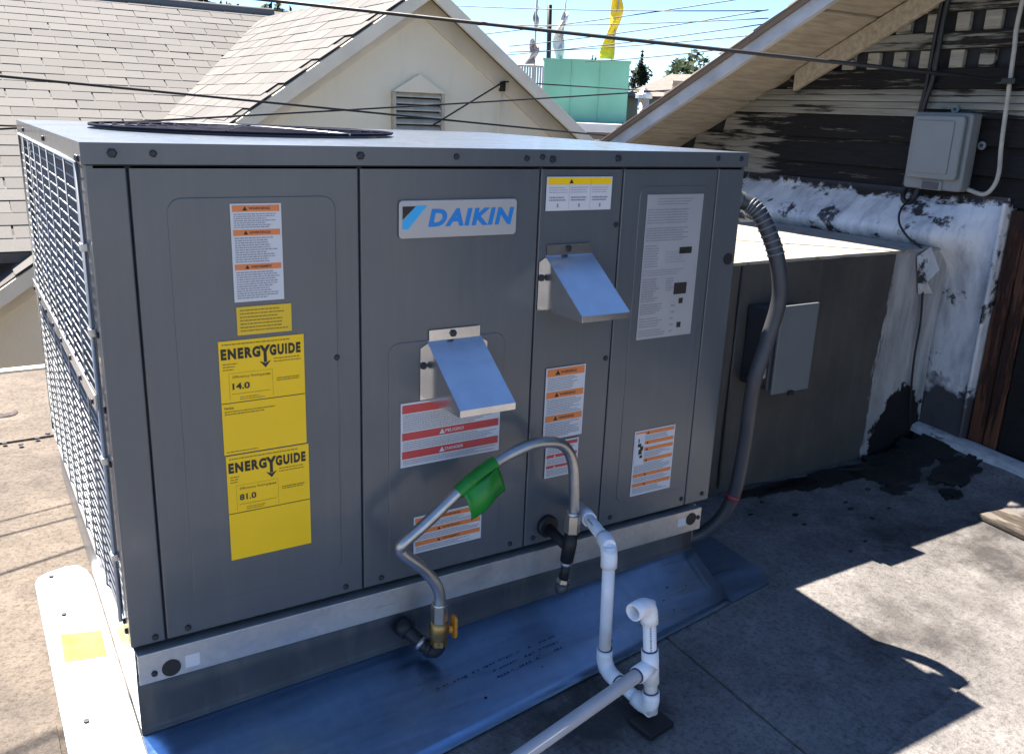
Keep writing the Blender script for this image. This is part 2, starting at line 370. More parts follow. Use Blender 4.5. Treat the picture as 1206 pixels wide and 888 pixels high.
sheet(loop2(wavy((-4.9, .42), (-.3, .16), .004, 40, 9), wavy((-.3, .16), (-.118, .118), .004, 6, 10), wavy((-.118, .118), (-.118, -4.9), .002, 20, 11), [Vector((-4.9, -4.9))]), .0005, .006, DECKL, 'roofing_sheet', DECK)
nail = MB(); nail.tube([(0, 0, 0), (0, 0, .003)], .007, 8); nail_me = nail.mesh('roofing_nail'); nail_me.materials.append(SCREW)
for x, y in ((-.03, 1.405), (-.075, 1.375), (-.115, 1.402), (.0, 1.43), (-.16, 1.375), (-.3, 1.37), (-.5, 1.36)):
    link('roofing_nail', nail_me, DECK, Matrix.Translation((x, y, gz(x, y)+.006)))
# edge metal at the far side of the deck
ed = MB(); ed.box(DX0, DX1-.3, DY1-.03, DY1+.012, gz(0, DY1)-.12, gz(0, DY1)+.012)
ed.build('edge_metal', CREAM, DECK, .003)

# ================================================================== NEIGHBOUR HOUSE (cream gable)
HY = 4.6; PX, PZ, GS = 2.782, 1.718, .695; MS, M0 = .4925, -.0703
def mzy(y): return M0 + MS*(y-HY)
H2 = empty('cream_house', (2.8, HY, -4.2), 'cream stucco house with pale shingle roof and louvered gable behind the metal unit', 'house')
xl, xr = PX-5.0, PX+4.6
gw = MB(); gw.prism([(xl, -4.2), (xr, -4.2), (xr, PZ-GS*(xr-PX)-.10), (PX, PZ-.10), (xl, PZ-GS*(PX-xl)-.10)], 'y', HY, HY+.25)
gw.build('gable_wall', CREAM, H2)
OV = .16
for sgn, xe in ((-1, xl-.3), (1, xr+.3)):
    nrm = Vector((sgn*GS, 0, 1)).normalized()
    L = abs(xe-PX); ya, yb = HY-OV, HY+5.2
    zt = lambda x: PZ-GS*abs(x-PX)
    rf = MB(); th = .05
    rf.hexa([(PX, ya, PZ-th), (xe, ya, zt(xe)-th), (xe, yb, zt(xe)-th), (PX, yb, PZ-th), (PX, ya, PZ), (xe, ya, zt(xe)), (xe, yb, zt(xe)), (PX, yb, PZ)])
    roof = rf.build('gable_roof', UNDER, H2)
    bb = MB(); bb.hexa([(PX, ya-.03, PZ-.115), (xe, ya-.03, zt(xe)-.115), (xe, ya, zt(xe)-.115), (PX, ya, PZ-.115), (PX, ya-.03, PZ-.012), (xe, ya-.03, zt(xe)-.012), (xe, ya, zt(xe)-.012), (PX, ya, PZ-.012)])
    bb.build('barge_board', TRIM, H2, .004)
    fb = MB(); fb.hexa([(PX, HY-.022, PZ-.21), (xe, HY-.022, zt(xe)-.21), (xe, HY-.002, zt(xe)-.21), (PX, HY-.002, PZ-.21), (PX, HY-.022, PZ-.055), (xe, HY-.022, zt(xe)-.055), (xe, HY-.002, zt(xe)-.055), (PX, HY-.002, PZ-.055)])
    fb.build('frieze_board', TRIM, H2, .003)
    if sgn < 0: ROOF_L = roof
    # shingles: visible slope only
# main roof behind
mr = MB(); my0, my1, mx0, mx1 = HY+.06, 8.32, -7.5, 3.4
mr.hexa([(mx0, my0, mzy(my0)-.06), (mx1, my0, mzy(my0)-.06), (mx1, my1, mzy(my1)-.06), (mx0, my1, mzy(my1)-.06),
         (mx0, my0, mzy(my0)), (mx1, my0, mzy(my0)), (mx1, my1, mzy(my1)), (mx0, my1, mzy(my1))])
MAIN = mr.build('main_roof', UNDER, H2)
mb_ = MB(); mb_.hexa([(mx0, my1, mzy(my1)-.06), (mx1, my1, mzy(my1)-.06), (mx1, my1+3.5, mzy(my1)-1.8), (mx0, my1+3.5, mzy(my1)-1.8),
         (mx0, my1, mzy(my1)), (mx1, my1, mzy(my1)), (mx1, my1+3.5, mzy(my1)-1.74), (mx0, my1+3.5, mzy(my1)-1.74)])
mb_.build('rear_roof', UNDER, H2)
wl = MB(); wl.box(mx0+.4, xl+.5, HY+.3, HY+7, -4.2, mzy(my0)-.02); wl.build('side_wall', CREAM, H2)
# shingle tab: a thin slab sloping up +Y in its own frame
TW, EX = .300, .142
def tab_mesh(wd, name):
    s = MB(); s.box(0, wd, -.004, EX+.03, .0, .004)
    for i in (0, 1, 4, 5): x, y, z = s.v[i]; s.v[i] = (x, y, z+.0045)
    me = s.mesh(name); me.materials.append(SHINGLE); return me
TABS = [tab_mesh(TW-.006, 'shingle'), tab_mesh(TW-.012, 'shingle'), tab_mesh(TW-.004, 'shingle')]
def lay(parent, o, ex, ey, ez, ncol0, ncol1, nrow, keep):
    rr = random.Random(3); cnt = 0
    for j in range(nrow):
        off = (j % 2)*.5*TW + rr.uniform(-.015, .015)
        for i in range(ncol0, ncol1):
            p = o + ex*(i*TW+off) + ey*(j*EX) + ez*.003
            if not keep(p+ex*TW*.5+ey*EX*.5): continue
            q = ez*rr.uniform(0, .003); a = rr.uniform(-.003, .003)
            X = (ex+ey*a).normalized(); Y = ez.cross(X)
            M = Matrix(((X.x, Y.x, ez.x, p.x+q.x), (X.y, Y.y, ez.y, p.y+q.y), (X.z, Y.z, ez.z, p.z+q.z), (0, 0, 0, 1)))
            link('shingle', rr.choice(TABS), parent, M); cnt += 1
    return cnt
def pix(p):
    d_ = p-CAM; return (603+FPX*d_.dot(rt)/d_.dot(fw), 444-FPX*d_.dot(up)/d_.dot(fw))
def vis(p):
    x, y = pix(p); return -45 < x < 560 and -25 < y < 330 and not (60 < x < 560 and y > 185) and not (x > 30 and y > 310)
ey = Vector((0, 1, MS)).normalized(); ez = Vector((0, -MS, 1)).normalized()
n1 = lay(MAIN, Vector((mx0, my0, mzy(my0))), Vector((1, 0, 0)), ey, ez, 0, 36, int((my1-my0)/ey.y/EX)+1,
    lambda p: vis(p) and p.z > PZ-GS*abs(PX-p.x)-.10 and p.y < my1)
ey2 = Vector((1, 0, GS)).normalized(); ez2 = Vector((-GS, 0, 1)).normalized()
n2 = lay(ROOF_L, Vector((xl, HY+5.2, PZ-GS*(PX-xl))), Vector((0, -1, 0)), ey2, ez2, 0, 18, 42,
    lambda p: vis(p) and p.z > mzy(p.y)-.09 and p.x < PX and p.y > HY-OV)
print('shingles', n1, n2)
rc = MB(); rc.tube([(mx0, my1, mzy(my1)+.008), (2.92, my1, mzy(my1)+.008)], .05, 8); rc.build('ridge_cap', SHINGLE, H2)
# louvered gable vent
VX0, VX1, VZ0, VZ1, VA = 2.57, 2.953, .715, 1.0, 1.105
lv = MB(); lv.box(VX0, VX1, HY-.006, HY-.002, VZ0-.01, VZ1); vent = lv.build('louver_vent', SEAM, H2)
hd = MB(); hd.prism([(VX0-.02, VZ1-.01), (VX1+.02, VZ1-.01), (.5*(VX0+VX1), VA+.012)], 'y', HY-.05, HY-.003); hd.build('louver_head', CREAM, vent, .004)
for xx in (VX0-.012, VX1-.012):
    jb = MB(); jb.box(xx, xx+.024, HY-.045, HY-.003, VZ0-.02, VZ1-.012); jb.build('louver_frame', LOUVER, vent, .003)
sl_ = MB(); a = .017
sl_.hexa([(0, -.045, -a), (VX1-VX0-.03, -.045, -a), (VX1-VX0-.03, -.012, a*.55), (0, -.012, a*.55), (0, -.045, -a+.009), (VX1-VX0-.03, -.045, -a+.009), (VX1-VX0-.03, -.012, a*.55+.009), (0, -.012, a*.55+.009)])
slm = sl_.mesh('louver_slat'); slm.materials.append(LOUVER)
for k in range(6):
    link('louver_slat', slm, vent, Matrix.Translation((VX0+.013, HY, VZ0+.03+k*.046)))
dp = MB(); dp.tube([(3.455, HY-.03, 1.10), (3.455, HY-.03, .2)], .008, 8); dp.build('wall_conduit', TRIM, H2)
kb = MB(); kb.box(3.44, 3.475, HY-.05, HY-.005, 1.03, 1.10); kb.build('cable_anchor', IRON, H2, .004)

# ================================================================== WEATHERED HOUSE on the right
WX = 2.62; H3 = empty('weathered_house', (WX+1.2, .5, -4.2), 'old house with charred peeling siding and white barge board beside the roof deck', 'house')
RZ = lambda y: .764+.487*(1.65-y)            # underside of the raking overhang
RY = -1.2
core = MB(); core.prism([(-4.2, -4.2)] and [(-3.9, -4.2), (2.0, -4.2), (2.0, RZ(2.0)+.03), (RY, RZ(RY)+.03), (-3.9, RZ(RY)+.03-.487*2.6)], 'x', WX+.012, WX+3.2)
core.build('wall_core', SEAM, H3)
# siding boards one by one: (z0, z1, proud at bottom, material)
rows = [(.655, .742, .021, SIDE_DARK), (.742, .832, .021, SIDE_DARK), (.832, .915, .021, SIDE_DARK), (.915, .940, .012, SIDE_MID), (.940, .962, .015, SIDE_PALE), (.962, .984, .012, SIDE_PALE),
        (.984, 1.004, .015, SIDE_MID), (1.004, 1.068, .021, SIDE_DARK), (1.126, 1.178, .021, SIDE_MID), (1.238, 1.30, .021, SIDE_MID), (1.30, 1.39, .021, SIDE_MID), (1.39, 1.48, .021, SIDE_DARK),
        (1.48, 1.57, .021, SIDE_MID), (1.57, 1.66, .021, SIDE_DARK), (1.66, 1.75, .021, SIDE_MID), (1.75, 1.84, .021, SIDE_DARK), (1.84, 1.93, .021, SIDE_MID), (1.93, 2.03, .021, SIDE_DARK)]
def yend(z): return min(1.98, 1.65-(z-.764)/.487)
rr = random.Random(11)
for z0, z1, pr, mt in rows:
    ye = yend(z1-.02)
    if ye < -1.25: continue
    cuts = [-2.4] + sorted(rr.uniform(-1.2, ye-.3) for _ in range(1 if ye > -.5 else 0)) + [ye]
    if z0 < 1.25: cuts = [-2.4, -.45 + rr.uniform(-.2, .2), ye]
    for ya, yb in zip(cuts, cuts[1:]):
        s = MB(); g2 = .0015; bo = rr.uniform(-.002, .002)
        s.hexa([(WX-pr, ya+g2, z0+.002+bo), (WX+.011, ya+g2, z0+.002+bo), (WX+.011, yb-g2, z0+.002-bo), (WX-pr, yb-g2, z0+.002-bo),
                (WX-.003, ya+g2, z1+.001), (WX+.011, ya+g2, z1+.001), (WX+.011, yb-g2, z1+.001), (WX-.003, yb-g2, z1+.001)])
        s.build('siding_board', mt, H3, .0015, 1)
# two courses of open blocking between the boards
for z0, z1 in ((1.070, 1.124), (1.180, 1.236)):
    ye = yend(z1)-.06; y = -2.2; 
    while y < ye:
        wd = rr.uniform(.045, .058)
        s = MB(); s.box(WX-.008, WX+.011, y, y+wd, z0, z1); s.build('blocking', rr.choice((SIDE_PALE, SIDE_MID, SIDE_PALE)) if y > .2 else rr.choice((SIDE_MID, SIDE_DARK)), H3, .002, 1); y += .103
# frieze board along the rake
fz = MB(); ya, yb = 1.02, -1.25
fz.hexa([(WX-.04, ya, RZ(ya)-.075), (WX-.016, ya, RZ(ya)-.075), (WX-.016, yb, RZ(yb)-.075), (WX-.04, yb, RZ(yb)-.075), (WX-.04, ya, RZ(ya)-.002), (WX-.016, ya, RZ(ya)-.002), (WX-.016, yb, RZ(yb)-.002), (WX-.04, yb, RZ(yb)-.002)])
fz.build('frieze_board', SOFFIT, H3, .003)
# soffit boards across the overhang
BX = 2.245
y = 2.35; 
while y > RY:
    wd = rr.uniform(.26, .30); y2 = max(RY, y-wd); gg = .0065
    s = MB(); dz = rr.uniform(0, .004)
    s.hexa([(BX+.004, y2+gg, RZ(y2+gg)+dz), (WX+.01, y2+gg, RZ(y2+gg)+dz), (WX+.01, y-gg, RZ(y-gg)+dz), (BX+.004, y-gg, RZ(y-gg)+dz),
            (BX+.004, y2+gg, RZ(y2+gg)+.015), (WX+.01, y2+gg, RZ(y2+gg)+.015), (WX+.01, y-gg, RZ(y-gg)+.015), (BX+.004, y-gg, RZ(y-gg)+.015)])
    s.build('soffit_board', SOFFIT, H3, .002, 1); y = y2
bbm = MB(); ya, yb = 2.38, RY
bbm.hexa([(BX-.026, ya, RZ(ya)-.036), (BX, ya, RZ(ya)-.036), (BX, yb, RZ(yb)-.036), (BX-.026, yb, RZ(yb)-.036), (BX-.026, ya, RZ(ya)+.016), (BX, ya, RZ(ya)+.016), (BX, yb, RZ(yb)+.016), (BX-.026, yb, RZ(yb)+.016)])
bbm.build('barge_board', BARGE, H3, .003)
for sg in (1, -1):
    rf = MB()
    Yo = 2.42 if sg > 0 else RY-2.9
    zz = lambda y: RZ(y) if sg > 0 else RZ(RY)-.487*(RY-y)
    rf.hexa([(BX-.045, Yo, zz(Yo)+.0165), (WX+3.3, Yo, zz(Yo)+.0165), (WX+3.3, RY, zz(RY)+.0165), (BX-.045, RY, zz(RY)+.0165), (BX-.045, Yo, zz(Yo)+.026), (WX+3.3, Yo, zz(Yo)+.026), (WX+3.3, RY, zz(RY)+.026), (BX-.045, RY, zz(RY)+.026)])
    rfo = rf.build('roof', BROWNR, H3)
    if sg > 0:
        y = 2.42
        while y > RY+.1:       # butt ends of the shingle courses at the rake
            s = MB(); s.hexa([(BX-.052, y-.14, zz(y-.14)+.0265), (BX+.3, y-.14, zz(y-.14)+.0265), (BX+.3, y, zz(y)+.0265), (BX-.052+rr.uniform(-.004, .004), y, zz(y)+.0265),
                              (BX-.052, y-.14, zz(y-.14)+.029), (BX+.3, y-.14, zz(y-.14)+.029), (BX+.3, y, zz(y)+.035), (BX-.052, y, zz(y)+.035)])
            s.build('shingle', BROWNR, rfo); y -= .14
# white-coated lower wall, bulging where it turns onto the old roof
ny, nz = 60, 40; W = MB(); vs_ = []
for j in range(nz+1):
    z = -.20 + .885*j/nz
    for i in range(ny+1):
        y = 1.99 - (1.99-.128)*i/ny
        bul = math.exp(-((z-.555)/.07)**2)*.125*(1 if y > .3 else max(0, 1-(.3-y)/.13))
        fl = max(0, (.10-z)/.3)**2*.05
        nn = mnoise.noise((y*5, z*5, 1))*.010+mnoise.noise((y*17, z*17, 4))*.004
        vs_.append((2.578-bul-fl+nn+(.02 if z > .66 else 0), y, z))
W.add(vs_, [(j*(ny+1)+i, j*(ny+1)+i+1, (j+1)*(ny+1)+i+1, (j+1)*(ny+1)+i) for j in range(nz) for i in range(ny)], True)
W.build('coated_wall_base', WCOAT, H3)
rt_ = MB(); rt_.box(2.56, WX+.01, .120, .134, -.2, .672); rt_.build('coated_return', WCOAT, H3, .006)
# bare boards right of it
yb = .116
for i, wd in enumerate((.052, .048, .10, .11, .12, .12, .13, .14, .14, .14, .14)):
    s = MB(); xx = WX-.03+rr.uniform(-.006, .006)
    s.box(xx, WX+.01, yb-wd+.002, yb-.002, -.2, (.650 if i < 2 else .654)-(0.012*i if i < 2 else 0)); s.build('upright_board', BROWN if i < 2 else SIDE_DARK, H3, .003, 1); yb -= wd
# torn flap of flashing on the coated wall
fl = MB(); fl.add([at_y(1080, 302, .268), at_y(1106, 318, .248), at_y(1096, 291, .262), at_y(1092, 332, .240), at_y(1081, 346, .268), at_y(1098, 345, .262)], [(0, 1, 2), (0, 3, 1), (0, 4, 3), (4, 5, 3)])
fo = fl.build('torn_flap', WCOAT, H3); fo.modifiers.new('solid', 'SOLIDIFY').thickness = .002
# sloped roofing up to the wall, the white coated strip and a bleached board
cs = MB(); pr = [(2.24, .006), (2.34, .016), (2.46, .045), (2.56, .085)]
for (xa, ha), (xb, hb) in zip(pr, pr[1:]):
    cs.add([(xa, .12, gz(0, .12)+ha), (xb, .24, gz(0, .24)+hb), (xb, -3, gz(0, -3)+hb), (xa, -3, gz(0, -3)+ha)], [(0, 1, 2, 3)], True)
cs.build('roofing_upturn', DECKR, DECK)
s = MB(); vs_ = []; nn_ = 46
for k in range(nn_+1):
    y_ = .335-.055*k; w_ = .030*min(1, k/2+.25)+.004*mnoise.noise((y_*7, 0, 0)); zb_ = gz(0, y_)+.066
    for dx, dz in ((-1.15, 0), (-.8, .017), (-.2, .024), (.5, .026), (1, .024)): vs_.append((2.545+dx*w_+.003*mnoise.noise((y_*13, dx, 0)), y_+.004*dx, zb_+dz+.003*mnoise.noise((y_*9, dx*2, 5))))
s.add(vs_, [(k*5+j, k*5+j+1, k*5+j+6, k*5+j+5) for k in range(nn_) for j in range(4)], True)
s.build('coated_cant', PLANKW, H3)
cb = empty('bleached_board', (2.22, -.9, gz(0, -.9)), 'narrow sun-bleached weathered board along the edge of the roofing at right', 'board')
s = MB(); s.hexa([(2.215, -2.2, gz(0, -2.2)+.007), (2.305, -2.2, gz(0, -2.2)+.016), (2.325, -.185, gz(0, -.185)+.016), (2.235, -.155, gz(0, -.155)+.007), (2.215, -2.2, gz(0, -2.2)+.024), (2.305, -2.2, gz(0, -2.2)+.036), (2.325, -.185, gz(0, -.185)+.036), (2.235, -.155, gz(0, -.155)+.024)])
s.build('board', CANT, cb, .003)
# tar smeared at the foot of the wall and round the duct
tr = MB()
def patch(cx, cy, rx, ry, h, seed):
    n = 72; top = []; b0 = Vector((seed*3.1, 0, 0))
    for i in range(n):
        th = 2*math.pi*i/n; q = Vector((math.cos(th), math.sin(th), 0))
        k = 1+.5*mnoise.noise(q*1.5+b0)+.35*mnoise.noise(q*4+b0)+.22*mnoise.noise(q*11+b0)
        x, y = cx+q.x*rx*k, cy+q.y*ry*k
        up_ = .006 if x < 2.24 else (.016 if x < 2.34 else (.016+.029*(x-2.34)/.12 if x < 2.46 else .045+.04*(x-2.46)/.10))
        top.append((x, y, gz(x, y)+up_+h))
    b = [(x, y, z-.02) for x, y, z in top]
    tr.add(top+b, [tuple(range(n))]+[(i, i+n, (i+1) % n+n, (i+1) % n) for i in range(n)])
patch(2.30, .17, .17, .10, .004, 2); patch(2.06, .215, .24, .045, .004, 4); patch(2.42, .03, .10, .05, .006, 5); patch(1.84, .235, .17, .03, .004, 7); patch(2.17, .07, .05, .03, .003, 8); patch(2.30, -.03, .035, .025, .003, 9); patch(2.46, .17, .07, .08, .006, 12)
for k in range(14):
    rq = random.Random(k); patch(rq.uniform(1.5, 2.45), rq.uniform(-.15, .2), rq.uniform(.003, .010), rq.uniform(.002, .006), .003+.0001*k, 20+k)
tag(tr.build('tar', TAR), 'black roof tar smeared at the foot of the coated wall', kind='stuff')

# ================================================================== ROOFTOP UNIT
UW, UD, UH = 1.30, 1.145, .8136
U = empty('rooftop_air_conditioner', (UW/2, UD/2, 0), 'large grey metal packaged rooftop air conditioner covered in warning and energy labels', 'air conditioner')
def text_geo(s, x0, z0, x1, z1, y, bold=0., shear=0., mb=None, spacing=1.0):
    cu = bpy.data.curves.new('t', 'FONT'); cu.body = s; cu.size = 1; cu.offset = bold; cu.shear = shear; cu.space_character = spacing; cu.resolution_u = 4
    o = bpy.data.objects.new('t', cu); COL.objects.link(o)
    dg = bpy.context.evaluated_depsgraph_get(); me = bpy.data.meshes.new_from_object(o.evaluated_get(dg))
    vv = [v.co.copy() for v in me.vertices]; ff = [tuple(p.vertices) for p in me.polygons]
    bpy.data.objects.remove(o); bpy.data.curves.remove(cu); bpy.data.meshes.remove(me)
    ax, bx = min(v.x for v in vv), max(v.x for v in vv); az, bz = min(v.y for v in vv), max(v.y for v in vv)
    mb = mb or MB()
    mb.add([(x0+(v.x-ax)/(bx-ax)*(x1-x0), y, z0+(v.y-az)/(bz-az)*(z1-z0)) for v in vv], ff)
    return mb
def flat(mb, x0, z0, x1, z1, y): return mb.add([(x0, y, z0), (x1, y, z0), (x1, y, z1), (x0, y, z1)], [(0, 1, 2, 3)])
def lines(mb, x0, z0, x1, z1, n, y, rr, fill=.5, ragged=.35):
    """rows of tiny illegible print: broken dashes"""
    p = (z1-z0)/n
    for k in range(n):
        z = z1-p*(k+.5); x = x0; xe = x1-(x1-x0)*rr.random()*ragged
        while x < xe:
            wd = rr.uniform(.0015, .007); flat(mb, x, z-p*fill/2, min(x+wd, xe), z+p*fill/2, y); x += wd+.0010
    return mb
# cabinet
c = MB(); c.box(.030, UW-.006, .006, UD-.006, .0, UH-.034); c.build('cabinet', SEAM, U)
seams = [.0556, .4106, .7703, .967]
def panel(name, x0, x1, z0=.003, z1=UH-.0305, emb=None, y=0.0):
    s = MB(); s.box(x0, x1, y, y+.012, z0, z1); p = s.build(name, PAINT, U, .0022)
    if emb:
        e = MB(); e.prism(rrect(*emb, .022), 'y', -.0016, .002); e.build('embossed_field', PAINT, p, .0014, 2)
    return p
panel('corner_post', -.0, seams[0]-.0016)
PAN1 = panel('access_panel', seams[0]+.0016, seams[1]-.0016, emb=(.105, .055, .368, .735))
PAN2 = panel('access_panel', seams[1]+.0016, seams[2]-.0016, emb=(.462, .035, .705, .775 - .3))
PAN3 = panel('access_panel', seams[2]+.0016, seams[3]-.0016)
PAN4 = panel('access_panel', seams[3]+.0016, 1.222, emb=(1.012, .05, 1.205, .745))
panel('corner_post', 1.2245, UW)
YS = -.0024                                  # labels sit just proud of the embossing
# right and rear sides
s = MB(); s.box(UW-.004, UW, .014, UD-.002, .003, UH-.0305); s.build('side_panel', PAINT, U, .0015)
s = MB(); s.box(.03, UW-.005, UD-.004, UD, .003, UH-.0305); s.build('rear_panel', PAINT, U)
# top cap with fan opening
FX, FY, FR = .40, .60, .315
X0, X1, Y0, Y1 = -.005, UW+.004, -.005, UD+.005
tp = MB(); K = 96; angs = sorted([2*math.pi*k/K for k in range(K)]+[math.atan2(yy-FY, xx-FX) % (2*math.pi) for xx in (X0, X1) for yy in (Y0, Y1)])
outer, rim, hole = [], [], []
for a in angs:
    ca, sa = math.cos(a), math.sin(a)
    tt = min(((X1 if ca > 0 else X0)-FX)/ca if abs(ca) > 1e-6 else 9, ((Y1 if sa > 0 else Y0)-FY)/sa if abs(sa) > 1e-6 else 9)
    outer.append((FX+ca*tt, FY+sa*tt)); rim.append((FX+ca*(FR+.025), FY+sa*(FR+.025))); hole.append((FX+ca*FR, FY+sa*FR))
n = len(angs); zt = UH
tp.add([(x, y, zt-.0302) for x, y in outer]+[(x, y, zt) for x, y in outer]+[(x, y, zt+.0003) for x, y in rim]+[(x, y, zt+.0006) for x, y in hole]+[(x, y, zt-.03) for x, y in hole],
       [(r*n+k, r*n+(k+1) % n, (r+1)*n+(k+1) % n, (r+1)*n+k) for r in range(4) for k in range(n)])
TOP = tp.build('top_panel', PAINT, U, .0035, 3)
s = MB(); s.box(.01, UW-.01, .0, UD-.01, UH-.036, UH-.031); s.build('top_liner', SEAM, U)
# fan guard: rings and spokes, blades below
FANM = M_plain('fan_guard_coat', (.010, .012, .028), .85, spec=.12)
fg = MB(); fg.tube([(FX+(FR-.004)*math.cos(2*math.pi*k/72), FY+(FR-.004)*math.sin(2*math.pi*k/72), UH+.008) for k in range(73)], .003, 6, cap=False)
FG = fg.build('fan_guard', FANM, U)
for q in range(1, 13):
    r = FR*(1-q/13.2); z = UH+.008+.004*math.sin(math.pi*.5*q/13)
    s = MB(); s.tube([(FX+r*math.cos(2*math.pi*k/56), FY+r*math.sin(2*math.pi*k/56), z) for k in range(57)], .0016, 5, cap=False); s.build('guard_ring', FANM, FG)
for k in range(8):
    a = R(22.5+45*k); s = MB(); s.tube([(FX+FR*u*math.cos(a), FY+FR*u*math.sin(a), UH+.0085+.004*math.sin(math.pi*.5*(1-u))) for u in (1, .8, .6, .4, .2, .05)], .0024, 6); s.build('guard_spoke', GALV if k in (2, 6) else FANM, FG)
s = MB(); s.tube([(FX, FY, UH-.10), (FX, FY, UH-.02)], .06, 20); FAN = s.build('fan_hub', BLACK, U)
for k in range(3):
    a = R(20+120*k); M = Matrix.Translation((FX, FY, UH-.06)) @ Matrix.Rotation(a, 4, 'Z') @ Matrix.Rotation(R(24), 4, 'X')
    s = MB(); s.prism([(.05, -.05), (.29, -.13), (.30, .10), (.05, .05)], 'z', -.0015, .0015); s.v = [tuple(M @ Vector(q)) for q in s.v]; s.build('fan_blade', FANM, FAN)
# screws
sc = MB(); sc.tube([(0, 0, 0), (0, -.0025, 0), (0, -.004, 0)], [.0052, .0052, .0034], 10); sc_me = sc.mesh('screw'); sc_me.materials.append(SCREW)
sb = MB(); sb.tube([(0, 0, 0), (0, -.003, 0), (0, -.005, 0)], [.0070, .0070, .0048], 6); sb_me = sb.mesh('screw'); sb_me.materials.append(SCREW)
def screw(x, z, y=0, big=False, parent=None, rot=None):
    M = Matrix.Translation((x, y, z))
    if rot: M = M @ rot
    return link('screw', sb_me if big else sc_me, parent or U, M)
for x, z, bg_ in ((.036, .799, 1), (.091, .799, 0), (.411, .799, 1), (.589, .799, 0), (.735, .797, 0), (.769, .800, 0), (.792, .796, 1), (.946, .799, 1), (1.213, .801, 0), (1.281, .801, 0)):
    screw(x, z, -.005, bg_)
for x, z in ((.038, .014), (.091, .016), (.375, .017), (.447, .017), (.736, .019), (.793, .019), (.940, .02), (.999, .021), (1.211, .022), (1.277, .022), (.956, .67), (.954, .394), (.3655, .462)):
    screw(x, z, -.0)
s = MB(); s.tube([(1.278, 0, .585), (1.278, -.003, .585)], .0125, 16); s.build('knockout', BLACK, U)
# left side: coil behind a wire guard
s = MB(); s.box(.022, .030, .05, UD-.05, .03, UH-.04); COILO = s.build('coil', COIL, U)
fin = MB(); fin.box(0, .010, 0, .0014, .03, UH-.04); fin_me = fin.mesh('fin'); fin_me.materials.append(COIL)
for k in range(130): link('fin', fin_me, COILO, Matrix.Translation((.0125, .056+k*.0079, 0)))
rotL = Matrix.Rotation(R(-90), 4, 'Z')
s = MB(); s.box(.0, .012, .0125, .056, .003, UH-.0305); s.build('side_post', PAINT, U, .002)
s = MB(); s.box(.0, .012, UD-.05, UD-.001, .003, UH-.0305); s.build('side_post', PAINT, U, .002)
s = MB(); s.box(.0, .03, .0565, UD-.0505, .003, .030); s.build('base_pan_lip', PAINT, U, .002)
gd = MB()
gd.tube([(-.006, .052, .03), (-.006, .052, .782), (-.006, UD-.045, .782), (-.006, UD-.045, .03), (-.006, .052, .03)], .0032, 8, cap=False)
GD = gd.build('coil_guard', GUARD, U)
hw = MB(); hw.tube([(-.004, .052, 0), (-.004, UD-.045, 0)], .0015, 6); hw_me = hw.mesh('guard_wire'); hw_me.materials.append(GUARD)
for k in range(42): link('guard_wire', hw_me, GD, Matrix.Translation((0, 0, .045+.0178*k)))
vw = MB(); vw.tube([(-.0075, 0, .03), (-.0075, 0, .782)], .0016, 6); vw_me = vw.mesh('guard_wire'); vw_me.materials.append(GUARD)
for k in range(1, 8): link('guard_wire', vw_me, GD, Matrix.Translation((0, .052+.131*k, 0)))
s = MB(); s.box(-.013, -.0098, .045, UD-.04, .405, .432); s.build('guard_strap', GALV, U, .001)
for y in (.06, .2, .34, .48, .62, .76, .9, 1.04): screw(-.013, .418, y, False, U, rotL)
for y, z in ((.02, .79), (.035, .79), (.5, .797), (.95, .797)): screw(-.005, z, y, False, U, rotL)
for y, z in ((.03, .53), (.03, .41), (.03, .32), (.03, .02), (.045, .005+.026), (1.12, .02), (1.12, .10), (1.12, .6), (.7, .017), (.35, .017)): screw(0, z, y, False, U, rotL)
for z in (.53, .32, .15, .66):
    s = MB(); s.box(-.011, -.001, .044, .062, z-.006, z+.006); s.build('guard_clip', GALV, GD, .001)
# base rail
br = MB(); br.box(.006, 1.268, -.014, -.010, -.062, -.006); br.box(.006, 1.268, -.010, .020, -.0105, -.0065); br.box(.006, 1.268, -.010, .02, -.062, -.058)
RL = br.build('base_rail', RAIL, U, .001)
for px, py in ((202, 786), (814, 611)):
    p = at_y(px, py, -.0146); s = MB(); s.tube([(p.x, -.0142, p.z), (p.x, -.0152, p.z)], .0155, 24); s.build('rail_hole', BLACK, RL)
for px, py in ((182, 793), (822, 609)): p = at_y(px, py, -.0146); screw(p.x, p.z, -.0140, False, RL)
for px, py, hw_, hh in ((227, 777, .012, .012), (803, 615, .012, .010)):
    p = at_y(px, py, -.0146); s = MB(); s.box(p.x-hw_, p.x+hw_, -.0146, -.0141, p.z-hh, p.z+hh); s.build('rail_label', WHITEPAPER, RL)
for x in (.45, .9): 
    s = MB(); s.box(x-.02, x+.02, -.0155, -.0141, -.044, -.036); s.build('rail_slot', RAIL, RL)

